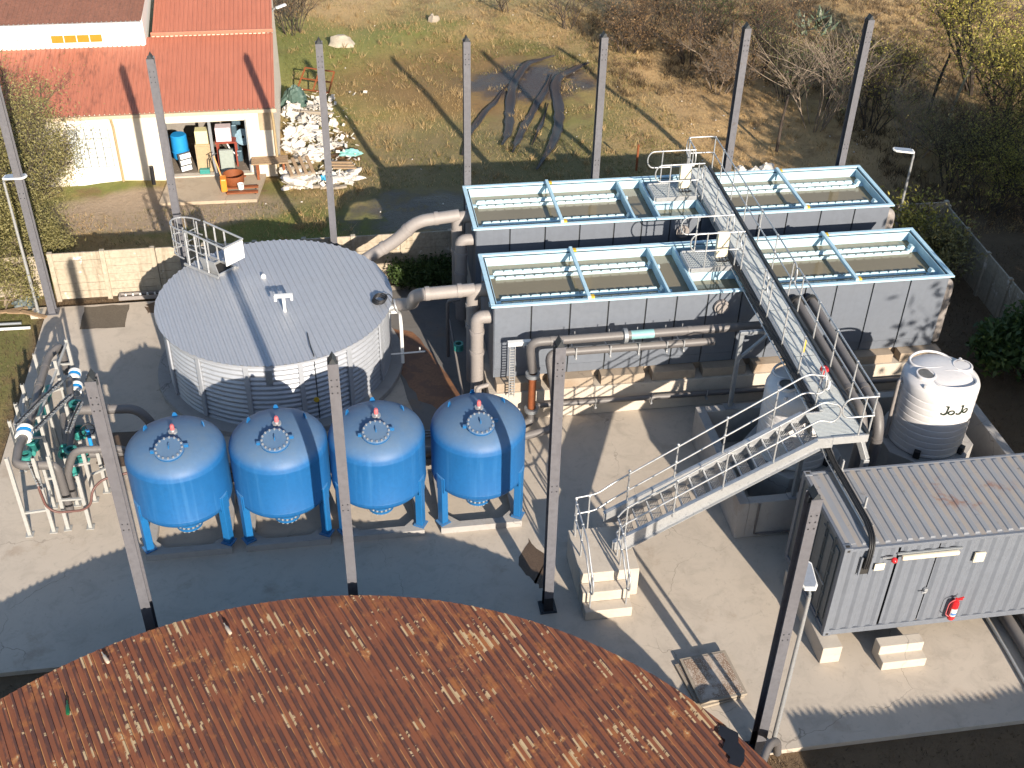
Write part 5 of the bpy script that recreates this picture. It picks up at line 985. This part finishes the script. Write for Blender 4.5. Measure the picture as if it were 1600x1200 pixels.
for a, b in (((-1.4,47.9,.05),(-1.0,48.3,.8)),((-.1,47.3,.05),(.2,47.7,.8)),((-1.4,47.9,.05),(-.1,47.3,.05)),((-1.0,48.3,.8),(.2,47.7,.8)),((-1.2,48.1,.42),(.05,47.5,.42)),((-.75,47.6,.05),(-.4,48.0,.8))): part(MB().beam(a, b, .05, .05), 'frame_bar', RUSTP, t)
for k in range(4): solo(MB().obox((-.95+.12*k,44.85-.12*k,.25+.06*k), 1.3, .13, .035, -.35+.1*k, 0, .1), 'loose_plank', WOODG, ('lowest','lower','upper','topmost')[k]+' grey board across the rubbish heap', 'plank', 'boards across the rubbish heap')
lump((.7,53.0,-.1), .75, .5, .6, mk('pale boulder', (.42,.37,.29), .9, var=.2, bump=.5, bs=6), 'boulder', 'pale boulder lying on the grass beyond the house', 'boulder', 95, n=9, amp=.2)
lump((5.2,55.9,-.1), .35, .3, .5, WOODG, 'tree_stump', 'grey grass tufted stump at the top of the field', 'stump', 96, n=10)
tr_ = thing('rust_pipe_rail', 'low rusty pipe rail in the dry grass behind the far tank', 'rail', (11,36.5,0))
for a, b in (((11.2,39.0,-.1),(11.2,39.0,.95)),((12.2,36.0,-.1),(12.2,36.0,.4)),((13.4,36.4,-.1),(13.4,36.4,.75)),((12.1,36.0,.2),(13.5,36.4,.2))): part(MB().tube([a, b], .045, 8), 'rail_pipe', RUSTP, tr_)
for i, (x, y, h, lx, ly, m_, l) in enumerate(((17.1,40.0,2.2,.1,.1,BARK,'thin dark fence stake on the slope'),(20.6,43.8,1.6,.2,.1,BARK,'short dark fence stake below the prickly bush'),(17.3,47.4,2.4,.05,.0,BARK,'blackened stake in front of the brown thicket'),(24.6,42.6,2.6,.35,.1,BLACK,'black leaning post in the right thicket'),(25.0,41.6,2.4,.4,.1,mk('lichen wood', (.34,.32,.22), .9, var=.3),'pale lichen covered post in the right thicket'))):
    solo(MB().tube([(x,y,-.1),(x+lx*.5,y+ly,h*.5),(x+lx,y,h)], [.07,.06,.045], 8), 'fence_stake', m_, l, 'stake', 'old fence stakes', sm=50)
# small things around the slab edge and the house
lump((-9.75,32.1,-.1), .45, .3, .4, mk('blue grey tarpaulin', (.11,.135,.14), .6, var=.2), 'tarpaulin', 'crumpled blue grey tarpaulin at the foot of the left fence', 'tarpaulin', 97)
for x0_, x1_, y_, m_, l in ((-11.5,-9.4,30.72,WHITE,'white plastic pipe lying on the soil left of the slab'),(-11.5,-9.7,31.0,GALVD,'grey pipe lying behind the white pipe left of the slab')):
    solo(MB().tube([(x0_,y_+.05,-.05),(x1_,y_,-.05)], .045, 10), 'loose_pipe', m_, l, 'pipe', 'pipes on the soil', sm=50)
for k in range(3): solo(MB().obox((-10.1+.35*k, 31.75-.2*k, -.04+.03*k), .9, .13, .05, .2-.35*k), 'loose_plank', WOOD, ('left','middle','right')[k]+' one of the planks by the left lamp post footing', 'plank', 'planks by the lamp post')
t = thing('drain_trough', 'long white edged trough with dark water below the back fence', 'trough', (-6.3,31.98,0)); part(MB().box(-6.95,-5.3,31.84,31.88,.0,.12).box(-6.95,-5.3,32.06,32.1,.0,.12).box(-6.95,-6.9,31.881,32.059,.0,.12).box(-5.35,-5.3,31.881,32.059,.0,.12), 'trough_frame', PIPEB, t); part(MB().box(-6.9,-5.35,31.88,32.06,.0,.05), 'dark_water', WETC, t)
for k in range(5): part(MB().lathe([(.0,0),(.035,0),(.03,.1),(0,.11)], 8, (-6.75+.22*k,31.97,.05)), 'bottle_neck', WHITE, t, 40)
solo(MB().tube([(-6.62,39.85,-.1),(-6.6,39.85,.62)], .07, 10), 'stub_post', BLACK, 'short black stub post in front of the cream wall', 'post', sm=50)
t = thing('wall_lamp', 'white lamp on a bracket at the right edge of the upper red roof', 'lamp', (-1.9,46,4.2)); part(MB().obox((-1.68,46.0,4.2), .42, .16, .07, .35, 0, -.2), 'lamp_head', WHITE, t, bev=.02); part(MB().tube([(-2.05,46,4.0),(-1.85,46,4.18)], .03, 8), 'bracket', GALVD, t)
for k, (x_, y_, r_) in enumerate(((15.1,38.4,.35),(15.6,38.2,.3),(16.1,38.3,.38))): lump((x_,y_,-.1), r_, r_*.8, r_*1.1, SACK, 'rubble_lump', ('left','middle','right')[k]+' pale rubble lump in the grass behind the far tank', 'rubble', 120+k, n=10, group='rubble behind the far tank')
# ================================================================== vegetation
def twig(mb, p, d, ln, r, lev, rr, tips, droop=0.0, split=3):
    seg = 3; q = p
    for k in range(seg):
        d = (d + V(rr.uniform(-1,1), rr.uniform(-1,1), rr.uniform(-.6,.8)-droop)*.22).normalized(); n_ = q + d*ln/seg; r1 = r*(1-.22*(k+1)/seg)
        mb.tube([q, n_], [r*(1-.22*k/seg), r1], 5 if r > .03 else 3, False); q = n_
        if lev > 0 and k >= (1 if lev > 1 else 0):
            for _ in range(rr.randint(1, split)):
                a = rr.uniform(0, 6.28); s = V(math.cos(a), math.sin(a), rr.uniform(-.1,.9)).normalized(); twig(mb, q, (d*.75+s).normalized(), ln*rr.uniform(.5,.8), r1*.6, lev-1, rr, tips, droop, split)
        if lev <= 1: tips.append((q, d))
def leafm(tips, per, size, spread, rr, dens=1.0):
    mb = MB()
    for p, d in tips:
        if rr.random() > dens: continue
        for _ in range(per):
            c = p + V(rr.gauss(0,1), rr.gauss(0,1), rr.gauss(0,1))*spread; a = V(rr.gauss(0,1), rr.gauss(0,1), rr.gauss(0,1)).normalized(); b = a.orthogonal().normalized(); b = (Matrix.Rotation(rr.uniform(0,6.28), 3, a) @ b); s = size*rr.uniform(.6,1.4)
            mb.add([c-a*s, c+b*s*.38, c+a*s, c-b*s*.38], [(0,1,2,3)])
    return mb
def plant(name, label, cat, x, y, h, stems, lev, leaf, per, size, spread, seed, lean=.35, r0=None, bark=BARK, dens=1.0, group=None, droop=0.0, split=3, lf=.45):
    rr = random.Random(seed); t = thing(name, label, cat, (x, y, -.1), group); tips = []; mb = MB()
    for k in range(stems):
        a = rr.uniform(0, 6.28); d = V(math.cos(a)*lean*rr.uniform(.3,1), math.sin(a)*lean*rr.uniform(.3,1), 1).normalized()
        twig(mb, V(x+math.cos(a)*.12*stems**.4, y+math.sin(a)*.12*stems**.4, -.15), d, h*lf*rr.uniform(.75,1.15), r0 or h*.012, lev, rr, tips, droop, split)
    part(mb, 'trunk' if cat == 'tree' else 'stems', bark, t)
    if leaf: part(leafm(tips, per, size, spread, rr, dens), 'crown' if cat == 'tree' else 'foliage', leaf, t)
    return t
plant('thorn_tree', 'dense olive leaved tree at the left edge in front of the house', 'tree', -10.6, 36.4, 5.6, 9, 3, LEAF_O, 12, .040, .28, 3, .75, .06, split=3)
plant('thorn_tree', 'lower olive bush hanging over the fence at the left edge', 'tree', -9.7, 34.4, 3.0, 8, 3, LEAF_O, 10, .038, .2, 4, 1.0, .04, split=3)
plant('thorn_tree', 'pale scrubby bush left of the lamp post at the left edge', 'shrub', -10.6, 32.0, 2.0, 6, 3, LEAF_O, 5, .045, .2, 14, .8, .03, bark=BARKL)
plant('autumn_tree', 'yellow green leaved tree in the top right corner', 'tree', 27.6, 44.5, 6.5, 5, 3, LEAF_Y, 4, .062, .35, 5, .7, .09, split=3)
plant('autumn_tree', 'thinner yellow leaved tree at the right edge beside the thicket', 'tree', 26.6, 40.0, 5.0, 5, 3, LEAF_Y, 3, .06, .32, 6, .7, .07, split=3)
for i, (x, y, h, n, lf, dn, l) in enumerate(((19.4,42.0,5.2,16,LEAF_G,.12,'tall bare stemmed bush behind the rightmost back column'),(21.6,41.5,4.2,12,LEAF_Y,.25,'bare bush with a few yellow leaves right of the tall stemmed bush'),(16.2,49.5,3.2,14,LEAF_D,.5,'brown leafless thicket left of the blackened stake'),(13.6,50.8,2.4,12,LEAF_D,.6,'low brown thicket behind the back columns'),
        (18.6,47.5,3.6,12,LEAF_G,.25,'dark bare thicket at the top of the slope'),(11.6,54.6,3.4,7,None,0,'leafless sapling clump at the top of the field'),(9.0,57.0,3.0,6,None,0,'bare dark sapling at the top edge of the field'),(24.2,37.5,3.4,14,LEAF_D,.3,'tangled bare brush behind the right fence'),(23.0,34.2,3.0,14,LEAF_Y,.6,'tangled brush leaning over the fence corner'),
        (25.5,34.0,3.4,14,LEAF_Y,.6,'grey twiggy brush at the right edge'),(23.6,30.6,2.6,12,LEAF_D,.3,'low twiggy brush right of the side fence'),(21.8,46.5,3.0,10,LEAF_O,.5,'olive scrub below the prickly bush'),(-1.6,55.0,3.2,14,LEAF_D,.4,'reddish bare bush beyond the red roof'),(26.8,31.6,3.2,12,LEAF_O,.4,'brushy scrub at the right picture edge'),(15.0,52.5,3.4,14,LEAF_D,.5,'tall brown thicket behind the low brown thicket'),(17.8,52.0,3.8,14,LEAF_G,.35,'dark thicket with green leaves beyond the slope'),(20.2,49.8,3.6,14,LEAF_D,.4,'dark brown thicket left of the agave'),(16.6,46.0,2.6,12,LEAF_D,.4,'low brown scrub on the slope behind the walkway column'),(19.2,44.6,3.0,12,LEAF_O,.3,'olive scrub on the slope above the short stake'),(24.6,35.6,4.0,12,LEAF_Y,.45,'yellow tinged brush behind the fence corner'),(26.4,37.4,4.2,12,LEAF_Y,.5,'yellow leaved brush below the top right trees'),(28.2,36.0,4.2,12,LEAF_Y,.4,'pale brush reaching out of the right picture edge'),(22.6,36.2,3.2,12,LEAF_O,.4,'grey olive brush left of the fence corner brush'),(25.2,29.0,3.0,12,LEAF_D,.5,'dry leaved brush behind the right side fence'),(23.4,44.0,3.4,12,LEAF_Y,.35,'thin yellow brush right of the agave'),(22.2,38.8,3.2,12,LEAF_O,.3,'tangled olive brush behind the leaning posts'))):
    plant('bare_shrub', l, 'shrub', x, y, h, n, (3 if i in (7,8,9,10,13,14,15,16,17,18,19,20,21,22,23,24,25) else 2) if i not in (5,6) else 1, lf, 3, .042, .2, 20+i, .7 if i in (7,8,9,10,13,14,15,16,17,18,19,20,21,22,23,24,25) else .55, .026, BARKL if i in (0,9,17) or (i > 20 and i % 2) else BARK, dn*(.55 if i > 6 else 1), 'leafless shrubs', split=3)
plant('yellow_shrub', 'yellow green leafy shrub between the tank ends and the side fence', 'shrub', 18.9, 29.6, 2.4, 9, 2, LEAF_O, 3, .07, .2, 60, .5, .02)
plant('yellow_shrub', 'leafy yellow tinged shrub against the fence corner behind the far tank', 'shrub', 18.9, 31.2, 2.8, 9, 2, LEAF_Y, 2, .07, .2, 61, .5, .02)
plant('green_shrub', 'dark green broad leaved shrub at the right edge', 'shrub', 18.9, 24.7, 1.9, 10, 2, LEAF_G, 7, .13, .16, 62, .8, .02)
plant('green_shrub', 'dark green weeds growing along the back fence in shade', 'shrub', 2.3, 31.9, 1.0, 10, 2, LEAF_G, 6, .06, .12, 63, .6, .012)
plant('green_shrub', 'second clump of dark green weeds nearer the far tank', 'shrub', 3.3, 31.85, .9, 10, 2, LEAF_G, 6, .06, .12, 64, .6, .012)
# prickly aloe on the slope
t = thing('agave_plant', 'grey green agave clump with broad pointed leaves on the slope', 'agave', (22.4,51.0,-.1)); rr = random.Random(70); AG = mk('agave leaf', (.12,.16,.10), .5, var=.3, vs=3)
for k in range(34):
    a = rr.uniform(0,6.28); el = rr.uniform(.35,1.4); c = V(22.4+rr.uniform(-.7,.7), 51.0+rr.uniform(-.6,.6), .3+rr.uniform(0,.9)); d = V(math.cos(a)*math.cos(el), math.sin(a)*math.cos(el), math.sin(el)); s = d.cross(V(0,0,1)).normalized(); L_ = rr.uniform(.5,.9); n_ = s.cross(d)
    part(MB().add([c, c+d*L_*.4+s*.13-n_*.04, c+d*L_, c+d*L_*.4-s*.13-n_*.04, c+d*L_*.4+n_*.03], [(0,1,4),(1,2,4),(2,3,4),(3,0,4)]), 'leaf', AG, t)
# trees standing to the right of the picture that shade its right side
for i, (x, y, h, l) in enumerate(((21.9,13.0,7.2,'tree beyond the right end of the container'),(22.8,18.5,8.5,'tall tree right of the yard'),(28.5,20.0,9.5,'tall tree far to the right of the yard'),(23.8,14.0,7.5,'tree right of the container by the road'),(26.8,25.0,9.0,'tall tree right of the side fence'),(24.8,22.0,8.6,'tall dense tree beside the side fence'))):
    plant('shade_tree', l, 'tree', x, y, h, 4, 3, LEAF_G, 4, .2, .5, 80+i, .5, .12, group='trees right of the yard')
# ---- grass, litter: uncountable
def tufts(name, mat, label, n, fn, hmin, hmax, wd, seed, z=-.12):
    r_ = np.random.default_rng(seed); P = []; tot = 0
    while tot < n:
        q = fn(r_, n*2); P.append(q); tot += len(q)
    P = np.concatenate(P)[:n]; h = r_.uniform(hmin, hmax, n); a = r_.uniform(0, 6.283, n); la = r_.uniform(0, 6.283, n); le = r_.uniform(.2, 1.1, n)*h
    zz = np.array([gz(x, y) for x, y in P]) - .01
    v = np.empty((n, 3, 3)); v[:,0,0] = P[:,0]-np.cos(a)*wd; v[:,0,1] = P[:,1]-np.sin(a)*wd; v[:,0,2] = zz; v[:,1,0] = P[:,0]+np.cos(a)*wd; v[:,1,1] = P[:,1]+np.sin(a)*wd; v[:,1,2] = zz
    v[:,2,0] = P[:,0]+np.cos(la)*le; v[:,2,1] = P[:,1]+np.sin(la)*le; v[:,2,2] = zz+h
    me = D.meshes.new(name); me.vertices.add(n*3); me.vertices.foreach_set('co', v.ravel()); me.loops.add(n*3); me.loops.foreach_set('vertex_index', np.arange(n*3, dtype=np.int32)); me.polygons.add(n); me.polygons.foreach_set('loop_start', np.arange(0, n*3, 3, dtype=np.int32)); me.update(calc_edges=True); me.validate()
    me.materials.append(mat); o = D.objects.new(name, me); C.objects.link(o); return tag(o, label, 'grass', None, 'stuff')
def pn(P, s, o): return .5+.25*(np.sin(P[:,0]*s+o)+np.sin(P[:,1]*s*1.3+o*2)) + .25*np.sin((P[:,0]+P[:,1])*s*.7+o*3)*np.cos((P[:,0]-P[:,1])*s*.9)
def bare(P):
    x, y = P[:,0], P[:,1]; m = (x > -16.6) & (x < -2.0) & (y > 38.05) & (y < 52); m |= (((x-8.6)/3.0)**2 + ((y-46.5)/4.6)**2 < 1) & (pn(P, 2.2, 1) > .25); m |= (((x-3.5)/3.6)**2 + ((y-36.6)/1.8)**2 < 1); return m
def f_tan(r_, n):
    P = np.c_[r_.uniform(-13, 34, n), r_.uniform(32.8, 64, n)]; gr = (((P[:,0]-1.2)/5.0)**2 + ((P[:,1]-50.5)/5.0)**2 < 1) & (r_.uniform(0, 1, n) < .65)
    return P[(~gr) & (~bare(P)) & (pn(P, .45, 0) + r_.uniform(-.4, .4, n) + np.clip((P[:,0]-6)/14, -.1, .4) > .5)]
def f_grn(r_, n): P = np.c_[r_.uniform(-13, 14, n), r_.uniform(32.8, 60, n)]; return P[(~bare(P)) & (pn(P, .45, 0) + r_.uniform(-.4, .4, n) < .5)]
def f_lit(r_, n):
    P = np.c_[r_.uniform(-14, 26, n), r_.uniform(10, 32, n)]; x, y = P[:,0], P[:,1]
    return P[((x < -9.15) & (y > 17)) | ((x > 17.0) & (y > 19.5)) | ((y < 13.15) & (x > 7.3)) | ((y < 17.2) & (x < -5))]
tufts('dry_grass', GRASS_T, 'short dry tan grass covering the field', 110000, f_tan, .04, .16, .011, 1); tufts('green_grass', GRASS_G, 'short green grass patches in the field', 50000, f_grn, .03, .11, .011, 2); tufts('leaf_litter', GRASS_K, 'dead grass and litter on the dark soil around the slab', 40000, f_lit, .02, .12, .012, 3)
def clump(lo, hi, k, sp, r_):
    c = np.c_[r_.uniform(lo[0], hi[0], k), r_.uniform(lo[1], hi[1], k)]; return np.repeat(c, 16, 0) + r_.normal(0, sp, (k*16, 2))
def f_tus(r_, n): P = clump((-2, 33), (33, 62), n//16, .07, r_); return P[~bare(P)]
tufts('dry_tussocks', GRASS_T, 'taller tussocks of dry grass standing in the field', 15000, f_tus, .12, .34, .012, 11)
def f_weed(r_, n): P = clump((12, 33), (36, 57), n//16, .12, r_); return P[(P[:,1] > 46) | (P[:,0] > 20.5)]
tufts('dark_undergrowth', GRASS_K, 'dark dead undergrowth below the shrubs on the slope', 34000, f_weed, .12, .45, .014, 12)
def f_lit2(r_, n): P = np.c_[r_.uniform(-9.2, -4.5, n), r_.uniform(31.75, 32.2, n)]; return P
tufts('leaf_litter', GRASS_K, 'dry leaves in the soil strip below the back fence', 1500, f_lit2, .02, .06, .012, 4)
lt_ = np.random.default_rng(9); mb = MB()
for _ in range(170):
    x, y = lt_.uniform(-3, 24), lt_.uniform(33, 58)
    if lt_.random() > .25 and not ((x > 9 and y > 36) or y < 34): continue
    s = lt_.uniform(.02, .07); a = lt_.uniform(0, 6.28); z = gz(x, y)+.05; mb.obox((x, y, z), s, s*.6, s*.4, a, lt_.uniform(-.5,.5))
for _ in range(260):
    x, y = lt_.normal(-.6, .75), lt_.uniform(38.6, 47.5)
    if x < -1.95: continue
    s = lt_.uniform(.06, .22); mb.obox((x, y, gz(x, y)+lt_.uniform(.05,.42)), s, s*.7, s*.12, lt_.uniform(0,6.28), lt_.uniform(-.9,.9), lt_.uniform(-.9,.9))
tag(struct(mb, 'scattered_litter', SACK), 'small pale scraps of litter scattered over the field', 'litter', None, 'stuff')
